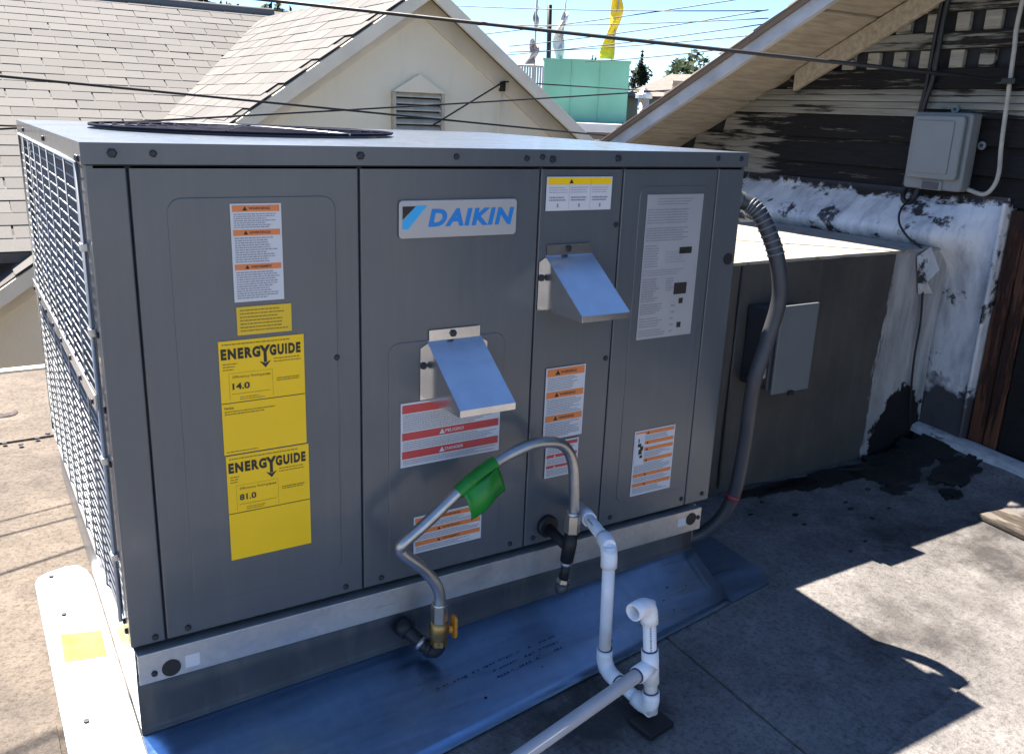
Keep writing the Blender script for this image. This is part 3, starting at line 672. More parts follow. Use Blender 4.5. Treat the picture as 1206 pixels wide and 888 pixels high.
# flue and intake hoods
def hood(x0, x1, zt_, zb, tip, lip):
    hb = MB(); h = .0015
    y0 = -.001; yt = -.132
    hb.add([(x0, y0, zt_), (x1, y0, zt_), (x1, yt, tip), (x0, yt, tip), (x0, yt, tip-lip), (x1, yt, tip-lip)], [(0, 1, 2, 3), (3, 2, 5, 4)])
    hb.add([(x0, y0, zt_), (x0, yt, tip), (x0, yt, tip-lip), (x0, y0, zb)], [(0, 1, 2, 3)]); hb.add([(x1, y0, zt_), (x1, yt, tip), (x1, yt, tip-lip), (x1, y0, zb)], [(0, 1, 2, 3)])
    hb.add([(x0, -.0035, zb), (x0, -.0035, zt_-.005), (x0-.014, -.0035, zt_-.013), (x0-.014, -.0035, zb)], [(0, 1, 2, 3)])
    hb.add([(x1, -.0035, zb), (x1, -.0035, zt_-.005), (x1+.014, -.0035, zt_-.013), (x1+.014, -.0035, zb)], [(0, 1, 2, 3)])
    hb.add([(x0+.003, -.0035, zt_-.001), (x1-.003, -.0035, zt_-.001), (x1-.003, -.0035, zt_+.019), (x0+.003, -.0035, zt_+.019)], [(0, 1, 2, 3)])
    o = hb.build('vent_hood', HOOD, U, fix=False); md = o.modifiers.new('solid', 'SOLIDIFY'); md.thickness = .0014; md.offset = 0
    screw(.5*(x0+x1)-.004, zt_+.010, -.0042, True, o); screw(x0-.008, .5*(zb+zt_)+.01, -.0042, True, o)
    return o
hood(.538, .650, .474, .363, .379, .012)
hood(.788, .899, .618, .511, .524, .011)

# badge
s = MB(); s.prism(rrect(.4805, .6605, .7175, .7255, .007), 'y', -.0055, YS+.0004); BD = s.build('name_badge', BADGE, U, .0012)
yb = -.0059
s = MB(); s.add([(.4865, yb, .7155), (.4865, yb, .6925), (.5115, yb, .7155)], [(0, 1, 2)]); s.build('emblem_corner', INK, BD)
s = MB(); s.add([(.4865, yb, .6765), (.4975, yb, .6765), (.5335, yb, .7165), (.5130, yb, .7165), (.4865, yb, .6905)], [(0, 1, 2, 3, 4)]); s.build('emblem_stripe', LOGOC, BD)
text_geo('DAIKIN', .5355, .6795, .7115, .7105, yb, .048, .2, None, 1.14).build('lettering', LOGOB, BD)

rr = random.Random(21)
def label(x0, z0, x1, z1, bands, base=WHITEPAPER, bmat=ORANGE, name='warning_label', heads=None, body=True, y=YS, ink=INKG, rows=4, inset=.003, lab=None):
    s = MB(); s.box(x0, x1, y-.0006, y, z0, z1); L = s.build(name, base, U)
    if lab: L['label'] = lab
    H_ = z1-z0; pr = MB(); hd_ = MB(); yy = y-.0010; tops = []
    for i, (a, b_) in enumerate(bands):
        za, zb_ = z1-a*H_, z1-b_*H_
        q = MB(); flat(q, x0+inset, zb_, x1-inset, za, y-.0009); q.build('header_band', bmat, L)
        hh = (za-zb_); cxm = .5*(x0+x1); tw = min((x1-x0)*.42, .040)
        if heads and hh > .006: 
            text_geo(heads[i % len(heads)], cxm-tw*.35, zb_+hh*.30, cxm+tw*.65, za-hh*.30, y-.0012, .02, 0, hd_)
        tz = cxm-tw*.52; hd_.add([(tz-hh*.4, y-.0012, zb_+hh*.18), (tz+hh*.4, y-.0012, zb_+hh*.18), (tz, y-.0012, za-hh*.15)], [(0, 1, 2)])
        nz_ = z1-(bands[i+1][0] if i+1 < len(bands) else .985)*H_
        if body and zb_-nz_ > .008: lines(pr, x0+inset*1.6, nz_+.002, x1-inset*1.6, zb_-.002, max(2, int((zb_-nz_)/.0038)), yy, rr, .46)
    if pr.v: tag(pr.build('print', ink, L), kind='stuff')
    if hd_.v: tag(hd_.build('header_print', INK if bmat is not RED else WHITEPAPER, L), kind='stuff')
    return L
WN = ('WARNING', 'ADVERTENCIA', 'AVERTISSEMENT')
label(.197, .571, .277, .725, ((.015, .08), (.26, .32), (.61, .67)), heads=WN, lab='tall white warning label with three orange bands')
label(.199, .517, .288, .563, (), YELLOW2, name='notice_label', lab='small yellow notice label above the energy labels')
s = MB(); lines(s, .204, .521, .283, .560, 7, YS-.001, rr, .35, .25); tag(s.build('print', INKY, U.children[-1]), kind='stuff')
# energy labels
def energy(x0, z0, x1, z1, num, note, lab):
    s = MB(); s.box(x0, x1, YS-.0006, YS, z0, z1); L = s.build('energy_label', YELLOW, U); L['label'] = lab
    y = YS-.0011; wd = x1-x0; H_ = z1-z0; k = MB(); f = MB()
    text_geo('ENERG', x0+.003, z1-.031, x0+wd*.475, z1-.0125, y, .058, 0, k, 1.24); text_geo('GUIDE', x0+wd*.585, z1-.031, x1-.006, z1-.0125, y, .058, 0, k, 1.24)
    cx = x0+wd*.53
    k.add([(cx-.0092, y, z1-.0120), (cx-.0040, y, z1-.0120), (cx, y, z1-.0180), (cx+.0040, y, z1-.0120), (cx+.0092, y, z1-.0120), (cx+.0026, y, z1-.0235), (cx+.0026, y, z1-.041), (cx-.0026, y, z1-.041), (cx-.0026, y, z1-.0235)], [(0, 1, 2, 8), (2, 3, 4, 5), (8, 2, 5), (8, 5, 6, 7)])
    k.add([(cx-.0095, y, z1-.0385), (cx, y, z1-.0425), (cx+.0095, y, z1-.0385), (cx, y, z1-.050)], [(0, 1, 2, 3)])
    text_geo(num, x0+.019, z1-.082, x0+.047, z1-.071, y, .03, 0, k)
    zm = z1-.104; flat(k, x0, zm-.0006, x1, zm+.0006, y)
    k.build('lettering', INK, L)
    text_geo('Efficiency Rating', x0+.020, z1-.064, x0+.068, z1-.0585, y, .01, 0, f); lines(f, x0+.069, z1-.064, x0+.082, z1-.0590, 1, y, rr, .6, 0)
    lines(f, x0+.005, z1-.050, x0+.030, z1-.036, 3, y, rr, .35, .5); lines(f, x0+.088, z1-.044, x1-.006, z1-.034, 2, y, rr, .35, .1)
    lines(f, x0+.092, z1-.076, x1-.008, z1-.069, 2, y, rr, .5, .1); lines(f, x0+.005, z1-.008, x1-.02, z1-.004, 1, y, rr, .5, .1)
    for a, b_, c_, d_ in ((x0+.014, z1-.1, x0+.0144, z1-.054), (x0+.085, z1-.1, x0+.0854, z1-.054), (x0+.014, z1-.0544, x0+.085, z1-.054), (x0+.018, z1-.0895, x0+.081, z1-.0888)): flat(f, a, b_, c_, d_, y)
    lines(f, x0+.03, z1-.101, x0+.072, z1-.094, 2, y, rr, .35, .3)
    if note:
        text_geo('Notice', x0+.004, zm-.0105, x0+.019, zm-.006, y, .03, 0, f); lines(f, x0+.004, zm-.021, x1-.02, zm-.0125, 2, y, rr, .4, .6); lines(f, x0+.004, z0+.003, x0+.06, z0+.006, 1, y, rr, .5, .1)
    tag(f.build('fine_print', INKY, L), kind='stuff')
energy(.1675, .3165, .3075, .5095, '14.0', True, 'upper yellow energy label marked 14.0')
energy(.1695, .1240, .3105, .3140, '81.0', False, 'lower yellow energy label marked 81.0')
# caution label with three columns
L = label(.783, .701, .9375, .764, ((.03, .23),), bmat=YELLOW, name='caution_label', body=False, lab='small white caution label with a yellow header')
q = MB()
for i in range(3):
    xa = .786+i*.050; lines(q, xa+.003, .733, xa+.046, .746, 3, YS-.001, rr, .25, .2); lines(q, xa+.004, .718, xa+.044, .728, 2, YS-.001, rr, .55, .2); flat(q, xa+.022, .707, xa+.026, .714, YS-.001)
    if i: flat(q, xa-.0005, .704, xa, .762, YS-.001)
tag(q.build('column_print', INKG, L), kind='stuff')
# rating plate
s = MB(); s.box(1.031, 1.185, YS-.0006, YS, .425, .728); L = s.build('rating_plate', SILVERPAPER, U); L['label'] = 'tall silver rating plate dense with fine print'
q = MB(); yy = YS-.001
lines(q, 1.060, .706, 1.160, .722, 3, yy, rr, .4, .2); lines(q, 1.035, .668, 1.150, .700, 6, yy, rr, .55, .1); lines(q, 1.035, .632, 1.150, .662, 6, yy, rr, .6, .15)
lines(q, 1.035, .578, 1.075, .626, 9, yy, rr, .55, .3); lines(q, 1.092, .585, 1.150, .612, 5, yy, rr, .3, .2); lines(q, 1.035, .560, 1.150, .574, 3, yy, rr, .4, .4); lines(q, 1.035, .505, 1.085, .556, 10, yy, rr, .6, .4); lines(q, 1.10, .525, 1.125, .555, 6, yy, rr, .5, .4)
lines(q, 1.035, .478, 1.095, .502, 5, yy, rr, .6, .3); lines(q, 1.035, .450, 1.10, .472, 4, yy, rr, .5, .3); lines(q, 1.035, .430, 1.11, .446, 3, yy, rr, .5, .2); lines(q, 1.12, .43, 1.135, .5, 5, yy, rr, .3, .4)
tag(q.build('print', INKG, L), kind='stuff')
for a_, b_, c_, d_ in ((1.130, .604, 1.165, .618), (1.124, .517, 1.160, .542), (1.141, .496, 1.153, .508), (1.141, .443, 1.153, .455)):
    q = MB(); flat(q, a_, b_, c_, d_, yy); q.build('approval_mark', INK, L)
label(.804, .236, .902, .389, ((.015, .12), (.33, .42), (.66, .75)), heads=('WARNING',), lab='white warning label with orange bands on the narrow panel')
label(.8125, .1505, .8955, .2300, ((.04, .14), (.36, .45), (.66, .74)), bmat=RED, y=YS-.0001, lab='small label with red bands behind the steel pipe')
L = label(1.0495, .061, 1.1675, .216, ((.02, .075), (.17, .225), (.27, .325), (.44, .495), (.66, .715), (.81, .865)), lab='white warning label with six thin orange bands low on the right')
q = MB(); flat(q, 1.0525, .135, 1.0795, .209, YS-.00125); q.build('pictogram_field', WHITEPAPER, L)
q = MB()
for k, (dx, dz, w_, h_) in enumerate(((0, 0, .010, .012), (.004, .009, .009, .010), (-.003, .018, .010, .008), (.004, -.009, .008, .007), (-.002, .028, .003, .010))): flat(q, 1.063+dx, .160+dz, 1.063+dx+w_, .160+dz+h_, YS-.0015-.00002*k)
tag(q.build('pictogram', INK, L), kind='stuff')
label(.4855, .2350, .6985, .3605, ((.03, .16), (.46, .58), (.75, .87)), bmat=RED, heads=('DANGER', 'PELIGRO', 'DANGER'), lab='wide white danger label with three red bands under the hood')
label(.5135, .051, .6635, .1285, ((.05, .17), (.37, .49), (.68, .80)), bmat=ORANGE, heads=WN, lab='white warning label with orange bands behind the green tape')
# drain port
s = MB(); s.tube([(.826, .0, .041), (.826, -.010, .041), (.826, -.012, .041)], [.024, .024, .020], 24); s.build('drain_port', BLACK, U)

# ================================================================== ROOF CURB AND FLASHING
CB = empty('roof_curb', (.65, .57, -.17), 'galvanised sheet metal roof curb with wide flashing under the air conditioner', 'roof curb')
def ye(x): return -.261+.139*(x-.461)
def zf(x): return -.104-.050*max(0, 1.15-x)/1.15          # height of the fold where the curb turns into the apron
prof = [(0, 0), (.03, .02), (.1, .085), (.25, .235), (.4, .385), (.55, .54), (.63, .61), (.67, .64), (.8, .785), (.9, .892), (1, 1)]
def apron_pt(x, f, h=.0036):
    k = max(i for i in range(len(prof)-1) if prof[i][0] <= f); u = (f-prof[k][0])/(prof[k+1][0]-prof[k][0]); g_ = prof[k][1]+u*(prof[k+1][1]-prof[k][1])
    Y_ = ye(x); zE = gz(x, Y_)+.0095; y = -.010+(Y_+.010)*f
    return (x, y, zf(x)-.008+(zE-zf(x)+.008)*g_+h+.0012*mnoise.noise((x*3.1, y*6, 2))*min(1, f*6))
ap = MB(); nx = 28; xa, xb = .003, 1.252; m_ = len(prof)
ap.add([apron_pt(xa+(xb-xa)*i/nx, f_, 0) for i in range(nx+1) for f_, g_ in prof], [(i*m_+j, (i+1)*m_+j, (i+1)*m_+j+1, i*m_+j+1) for i in range(nx) for j in range(m_-1)], True)
cf = MB(); cp = [(-.004, 0, 0), (-.0045, .5, 0), (-.005, 1, .006), (-.0062, 1, .002), (-.0085, 1, -.004), (-.0135, 1, -.0085)]
cf.add([(xa+(xb-xa)*i/nx, y, -.045+(zf(xa+(xb-xa)*i/nx)+.045)*g_+dz) for i in range(nx+1) for y, g_, dz in cp], [(i*6+j, (i+1)*6+j, (i+1)*6+j+1, i*6+j+1) for i in range(nx) for j in range(5)], True)
m, t, b = new_mat('curb_face_shaded'); v = tc(t)  # darker than the other sheets: dim reflection on the curb front put into colour
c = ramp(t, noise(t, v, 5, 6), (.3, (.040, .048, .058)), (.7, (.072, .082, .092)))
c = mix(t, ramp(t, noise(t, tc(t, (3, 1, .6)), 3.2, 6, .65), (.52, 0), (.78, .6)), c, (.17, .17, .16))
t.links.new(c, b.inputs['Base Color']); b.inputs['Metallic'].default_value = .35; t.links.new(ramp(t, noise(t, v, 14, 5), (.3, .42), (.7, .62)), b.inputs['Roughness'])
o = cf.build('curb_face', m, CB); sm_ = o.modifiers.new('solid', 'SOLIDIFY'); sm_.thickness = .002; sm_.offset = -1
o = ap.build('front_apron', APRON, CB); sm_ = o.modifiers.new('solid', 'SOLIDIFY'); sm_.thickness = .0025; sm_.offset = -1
sp = MB(); rq = random.Random(4); x = .50
while x < .78:
    wd = rq.uniform(.003, .007)
    for r_ in range(3 if x > .62 else 1):
        f0 = .50+.07*r_+.03*math.sin(x*6); hh = rq.uniform(.008, .022)
        if rq.random() < .8: sp.add([apron_pt(x, f0+hh), apron_pt(x+wd, f0+hh), apron_pt(x+wd*.9, f0), apron_pt(x+wd*.1, f0)], [(0, 1, 2, 3)])
    x += wd+rq.uniform(.0015, .004)
tag(sp.build('mill_stencil', M_plain('stencil_ink', (.03, .05, .09), .5), o), kind='stuff')
for k in range(14):
    x = rq.uniform(.5, 1.2); f0 = rq.uniform(.45, .95); r_ = rq.uniform(.001, .0032); sp = MB()
    sp.add([apron_pt(x+r_*math.cos(a)*rq.uniform(.5, 1.3), f0+r_*4*math.sin(a)*rq.uniform(.5, 1.2)) for a in [k_*.7 for k_ in range(9)]], [tuple(range(9))]); sp.build('tar_spot', TAR, o)
cw = MB(); cw.box(1.2535, 1.2565, -.003, UD-.03, -.30, -.0); cw.box(.02, 1.2535, UD-.035, UD-.03, -.3, 0); cw.build('curb_wall', GALV, CB)
s = MB(); s.add([(.004, 0.0, -.003), (.004, UD-.03, -.003), (.004, UD-.03, gz(0, UD)+.008), (.004, 0.0, gz(0, 0)+.03)], [(0, 1, 2, 3)])
o = s.build('curb_wall', FLANGE, CB); o.modifiers.new('solid', 'SOLIDIFY').thickness = .002
# right-hand flange lying on the roof
s = MB(); s.add([(x, y, gz(x, y)+.0092) for x, y in ((1.2575, .7), (1.2575, ye(1.2575)), (1.40, ye(1.40)), (1.43, -.085), (1.43, .7))], [(0, 1, 2, 3, 4)])
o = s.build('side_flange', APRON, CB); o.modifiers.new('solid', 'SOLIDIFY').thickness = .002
# left flange with rounded far corner
poly = [(.004, -.34), (.004, .55), (-.004, .60), (-.02, .628), (-.045, .632), (-.08, .622), (-.101, .608), (-.109, .585), (-.109, -.34)]
s = MB(); s.add([(x, y, gz(x, y)+.0100) for x, y in poly]+[(x, y, gz(x, y)+.0075) for x, y in poly], [tuple(range(9)), tuple(reversed(range(9, 18)))]+[(i, (i+1) % 9, (i+1) % 9+9, i+9) for i in range(9)])
LF = s.build('side_flange', FLANGE, CB, .0008, 1)
s = MB(); s.tube([(.0, -.33, gz(0, -.33)+.0115), (.0, .55, gz(0, .55)+.0115)], .0022, 6); s.build('fold_bead', GALV, LF)
YM = M_plain('yellow_mark', (.42, .33, .002), .6, var=.04)
s = MB(); q4 = [(-.086, .275), (-.012, .262), (-.010, .352), (-.082, .372)]; s.add([(x, y, gz(x, y)+.0106) for x, y in q4]+[(x, y, gz(x, y)+.0101) for x, y in q4], [(0, 1, 2, 3), (0, 1, 5, 4), (1, 2, 6, 5), (2, 3, 7, 6), (3, 0, 4, 7)])
s.build('paint_mark', YM, LF)
fs = MB(); fs.tube([(0, 0, 0), (0, 0, .0025)], .005, 8); fs_me = fs.mesh('screw'); fs_me.materials.append(SCREW)
for x, y in ((-.075, .60), (-.068, .44), (-.072, .09)): link('screw', fs_me, LF, Matrix.Translation((x, y, gz(x, y)+.010)))

# ================================================================== DUCT, DISCONNECT, CONDUIT
DT = empty('air_duct', (1.85, .6, -.17), 'big grey sheet metal duct with white-coated top between unit and old house', 'duct')
s = MB()
nx, nz = 26, 14; vs_ = []
for j in range(nz+1):
    for i in range(nx+1):
        x = 1.302+(2.56-1.302)*i/nx; z0 = -.10-.07*min(1, (x-1.3)/.6); z = z0+(.512-z0)*j/nz
        vs_.append((x, .275+.006*mnoise.noise((x*2.2, z*2.5, 0))*math.sin(math.pi*j/nz)+.0025*mnoise.noise((x*9, z*9, 0)), z))
s.add(vs_, [(j*(nx+1)+i, j*(nx+1)+i+1, (j+1)*(nx+1)+i+1, (j+1)*(nx+1)+i) for j in range(nz) for i in range(nx)], True)
o = s.build('front_sheet', DUCT, DT)
s = MB(); s.box(1.302, 2.56, .285, .96, -.20, .508); s.build('body', DUCT, DT)
s = MB(); nx = 40; e1 = [(1.302+(2.53-1.302)*i/nx, .2705+.003*mnoise.noise((i*.9, 0, 0))) for i in range(nx+1)]
top = [(x, y, .517+.002*mnoise.noise((x*6, 1, 0))) for x, y in e1]; bk = [(x, .97, .519) for x, _ in e1]; lo = [(x, y+.001, .508+.004*mnoise.noise((x*11, 3, 0))) for x, y in e1]
n = nx+1; s.add(lo+top+bk, [(r*n+i, r*n+i+1, (r+1)*n+i+1, (r+1)*n+i) for r in range(2) for i in range(nx)])
s.build('coated_top', DUCTTOP, DT)
for x in (1.62,):
    s = MB(); s.tube([(x, .270, -.14), (x, .270, .505)], .004, 6); s.build('seam', DUCT, DT)

DS = empty('disconnect_box', (1.75, .27, .17), 'grey electrical disconnect box with closed lid on the duct side', 'electrical box')
s = MB(); s.box(1.660, 1.800, .176, .272, .178, .398); s.build('enclosure', CONDUIT, DS, .003)
s = MB(); s.box(1.672, 1.822, .166, .175, .165, .412); s.build('lid', BOXGREY, DS, .003)
for z in (.345, .225):
    s = MB(); s.box(1.652, 1.662, .182, .196, z-.014, z+.014); s.build('hinge', GALV, DS, .001)
s = MB(); s.box(1.735, 1.755, .158, .165, .158, .170); s.build('latch', IRON, DS, .001)
s = MB(); s.tube([(1.64, .21, .20), (1.66, .21, .20)], .020, 12); s.build('hub_fitting', GALV, DS)

CN = empty('flexible_conduit', (1.40, .05, -.13), 'thick dark grey flexible conduit hanging down the right edge of the unit', 'conduit')
cpts = spline([(1.318, .030, .710), (1.336, .012, .703), (1.352, -.015, .678), (1.372, -.045, .612), (1.384, -.060, .548), (1.388, -.063, .490), (1.371, -.060, .407), (1.346, -.058, .310), (1.350, -.050, .23), (1.360, -.040, .155), (1.368, -.024, .04), (1.363, -.010, -.025), (1.345, .004, -.070), (1.31, .028, -.108), (1.26, .05, -.120)], 10)
s = MB(); s.tube(cpts, [.0185-.002*min(1, i/120) for i in range(len(cpts))], 14); s.build('jacket', CONDUIT, CN)
s = MB(); s.tube([(1.300, .032, .712), (1.304, .032, .712), (1.304, .032, .712), (1.320, .032, .711), (1.320, .032, .711), (1.334, .031, .708)], [.030, .030, .024, .024, .020, .020], 12, smooth=False); s.build('connector', BOXGREY, CN)
acc = 0; k = 12
for i in range(12, 34, 2):
    p = cpts[i]; q = cpts[i+1]; d_ = (q-p).normalized()
    s = MB(); s.tube([p-d_*.0022, p, p+d_*.0022], [.0188, .0206, .0188], 14); s.build('rib', BOXGREY, CN)
p = cpts[-36]; d_ = (cpts[-35]-p).normalized()
s = MB(); s.tube([p-d_*.006, p+d_*.006], .0178, 14); s.build('red_band', M_plain('red_tape', (.22, .03, .04), .5), CN)

# ================================================================== GAS LINE
GP = empty('gas_pipe', (.65, -.08, -.12), 'bent steel gas pipe arching in front of the unit with brass shut-off valve', 'pipe')
gy = -.082
gpts = spline([(.530, gy, -.030), (.5295, gy, .002), (.517, gy, .032), (.490, gy, .068), (.458, gy, .100), (.449, gy, .114), (.455, gy-.004, .128), (.500, gy-.006, .160), (.567, gy-.008, .211), (.600, gy-.006, .231), (.656, gy, .252), (.715, gy, .268), (.752, gy, .269), (.790, gy, .260), (.813, gy, .238), (.826, gy, .205), (.832, gy, .160), (.835, gy, .110), (.833, gy, .090)], 8)
s = MB(); s.tube(gpts, .0112, 14); s.build('tube', STEEL, GP)
def hexnut(mb, p, q, r): mb.tube([p, p, q, q], [r*.9, r, r, r*.9], 6, smooth=False); return mb
s = MB(); hexnut(s, (.530, gy, -.056), (.530, gy, -.024), .0165); s.tube([(.530, gy, -.026), (.530, gy, -.018)], .0135, 12); s.build('nut', NICKEL, GP)
vb = MB(); vb.tube([(.530, gy, -.104), (.530, gy, -.092), (.530, gy, -.080), (.530, gy, -.066), (.530, gy, -.055)], [.015, .015, .019, .0185, .014], 14); hexnut(vb, (.530, gy, -.107), (.530, gy, -.095), .017); VB = vb.build('valve', BRASS, GP)
s = MB(); s.tube([(.548, gy-.004, -.078), (.556, gy-.006, -.078)], .008, 10); s.prism(rrect(-.010, -.024, .010, .024, .008), 'x', 0, .006)
nv = len(rrect(-.010, -.024, .010, .024, .008))*2
s.v[-nv:] = [(x+.556, y+gy-.006, z-.074) for x, y, z in s.v[-nv:]]
s.build('handle', HANDLE, VB, .001)
s = MB(); s.tube(spline([(.530, gy, -.104), (.529, gy+.001, -.116), (.522, gy+.006, -.124), (.513, gy+.018, -.120), (.490, gy+.045, -.096), (.480, gy+.062, -.086)], 5), .0135, 12)
s.tube([(.519, gy+.012, -.122), (.513, gy+.018, -.120)], .0165, 12); s.build('elbow', IRON, GP)
s = MB(); s.tube([(.488, gy+.047, -.095), (.477, gy+.066, -.083)], .0185, 12); s.build('coupling', IRON, GP)
s = MB(); s.tube([(.507, gy+.025, -.115), (.503, gy+.030, -.111)], .0150, 12); s.build('thread', STEEL, GP)
s = MB(); hexnut(s, (.833, gy, .060), (.833, gy, .098), .0165); s.tube([(.833, gy, .095), (.833, gy, .106)], .0135, 12); s.build('nut', NICKEL, GP)
s = MB(); s.tube([(.833, gy, .062), (.829, gy, .030), (.824, gy, -.004)], [.0140, .0148, .0138], 14)
s.tube([(.829, gy, .022), (.828, -.04, .030), (.826, -.004, .039)], .0112, 12); s.build('tee', IRON, GP)
s = MB(); s.tube([(.824, gy, -.004), (.818, gy, -.050)], .0098, 12); s.build('nipple', IRON, GP)
s = MB(); s.tube([(.8235, gy, -.006), (.823, gy, -.014)], .0112, 12); s.build('thread', STEEL, GP)
s = MB(); hexnut(s, (.819, gy, -.044), (.817, gy, -.054), .0135); s.build('thread', NICKEL, GP)
s = MB(); s.tube([(.817, gy, -.052), (.815, gy, -.070), (.815, gy, -.074)], [.0138, .0138, .011], 12); s.build('cap', M_plain('grey_iron', (.09, .09, .088), .5, .6), GP)
# green tape flag
GT = empty('green_tape', (.60, gy, .15), 'bright green tape flag folded over the bent steel pipe', 'tape')
seg = [p for p in gpts if .553 < p.x < .648 and p.z > .19]
s = MB(); s.tube(seg, [.0132+.0006*math.sin(i*2.1) for i in range(len(seg))], 16, cap=False); s.build('wrap', GREEN, GT)
a0, a1 = seg[0], seg[-1]; nu, nv_ = 12, 12; vs_ = []
q0, q1 = at_y(556, 614, gy-.020), at_y(596, 578, gy-.012)
for j in range(nv_+1):
    for i in range(nu+1):
        u, v_ = i/nu, j/nv_; u0_ = .06+.94*u
        p = (a0.lerp(a1, u0_)+Vector((0, -.0135, -.002))).lerp(q0.lerp(q1, u), v_)
        p += Vector((0, -.012*math.sin(math.pi*v_)*(1-.4*u)+.004*math.sin(u*7+v_*2), .0))
        vs_.append(p)
s = MB(); s.add(vs_, [(j*(nu+1)+i, j*(nu+1)+i+1, (j+1)*(nu+1)+i+1, (j+1)*(nu+1)+i) for j in range(nv_) for i in range(nu)], True)
o = s.build('flag', GREEN, GT); o.modifiers.new('solid', 'SOLIDIFY').thickness = .0008

# ================================================================== PVC DRAIN
PD = empty('pvc_drain', (.82, -.3, -.2), 'white plastic condensate drain pipe with open standpipe in front of the unit', 'pipe')
pr_, fr = .0122, .0158
Dx, Dy, Sx, Sy = .815, -.237, .818, -.377
zD, zS = gz(0, Dy)+.040, gz(0, Sy)+.040
zT = .106
def seg_pipe(p, q, name='pipe'): s = MB(); s.tube([p, q], pr_, 18); return s.build(name, PVC, PD)
def ring(p, q, r=.0162): s = MB(); s.tube([p, q], r-.0022, 18); return s.build('primer_ring', PRIMER, PD)
def elbow(a, c, b_, ext=.012):
    a, c, b_ = Vector(a), Vector(c), Vector(b_); da, db = (a-c).normalized(), (b_-c).normalized(); L = .032
    pts = [c+da*(L+ext), c+da*L] + [(1-t_)**2*(c+da*L)+2*t_*(1-t_)*c+t_*t_*(c+db*L) for t_ in (.15, .3, .5, .7, .85)] + [c+db*L, c+db*(L+ext)]
    s = MB(); s.tube([pts[0]]+pts+[pts[-1]], [fr*.93]+[fr]*len(pts)+[fr*.93], 18); return s.build('elbow', PVC, PD)
st, tD, bD = Vector((.905, -.004, .072)), Vector((.806, Dy, zT)), Vector((Dx, Dy, zD))
bS, tS = Vector((Sx, Sy, zS)), Vector((.798, Sy+.012, .056))
seg_pipe(st, tD); elbow(st, tD, bD); seg_pipe(tD, bD); elbow(tD, bD, bS); seg_pipe(bD, bS); elbow(bD, bS, tS)
dr = (st-tD).normalized(); s = MB(); s.tube([st-dr*.10, st-dr*.055], fr*.98, 18); s.build('coupling', PVC, PD)
seg_pipe(bS, tS)
ax = (tS-bS).normalized(); tc_ = bS+ax*.098
s = MB(); s.tube([tc_-ax*.034, tc_-ax*.034, tc_+ax*.034, tc_+ax*.034], [fr*.93, fr, fr, fr*.93], 18)
lend = CAM + ray(610, 893)*((tc_.z-.004-CAM.z)/ray(610, 893).z); ld = (lend-tc_).normalized()
s.tube([tc_, tc_+ld*.040, tc_+ld*.040], [fr, fr, fr*.93], 18); s.build('tee', PVC, PD)
s = MB(); s.tube([tc_, tc_+ld*2.2], pr_, 18); s.build('pipe', PVC, PD)
ring(tc_+ld*.040, tc_+ld*.0425); ring(tc_+ax*.034, tc_+ax*.0362); ring(bS+ax*.0440, bS+ax*.0460); ring(bD+Vector((0, 0, .0440)), bD+Vector((0, 0, .0460)))
dd = (bS-bD).normalized(); ring(bD+dd*.0440, bD+dd*.0462)
# open elbow on the standpipe
od = Vector((-.97, -.24, -.03)).normalized(); e_ = tS
pts = [e_-ax*.040, e_-ax*.028] + [(1-t_)**2*(e_-ax*.028)+2*t_*(1-t_)*e_+t_*t_*(e_+od*.028) for t_ in (.2, .35, .5, .65, .8)] + [e_+od*.028, e_+od*.046]
s = MB(); s.tube(pts, [fr*1.02]*len(pts), 20, cap=False); o = s.build('open_elbow', PVC, PD); o.modifiers.new('solid', 'SOLIDIFY').thickness = .0035
s = MB(); s.tube([e_+od*.020, e_+od*.026], fr*.8, 18); s.build('elbow_bore', M_plain('pvc_inside', (.5, .5, .52), .5), PD)
for a_, b_, off in ((tS-ax*.10, tS-ax*.04, 0), (st-dr*.12, st-dr*.16, 0)):
    s = MB(); d_ = (b_-a_).normalized(); vdir = (CAM-a_).normalized(); side = d_.cross(vdir).normalized(); outw = (vdir-d_*vdir.dot(d_)).normalized()
    rr2 = random.Random(8); t_ = 0; L = (b_-a_).length
    while t_ < L:
        l_ = rr2.uniform(.002, .005); c1 = a_+d_*t_+outw*(pr_+.0004)+side*.002; c2 = a_+d_*min(L, t_+l_)+outw*(pr_+.0004)+side*.002
        s.add([c1-side*.0015, c2-side*.0015, c2+side*.0015, c1+side*.0015], [(0, 1, 2, 3)]); t_ += l_+.0014
    tag(s.build('pipe_print', INKG, PD), kind='stuff')
s = MB(); M = Matrix.Translation((Sx+.004, Sy+.002, gz(0, Sy)+.0065)) @ Matrix.Rotation(R(8), 4, 'Z') @ Matrix.Rotation(math.atan(.06), 4, 'X')
s.box(-.033, .033, -.028, .028, 0, .013, M); tag(s.build('rubber_pad', BLACK, None, .003), 'small black rubber pad on the roof under the white standpipe', 'pad')

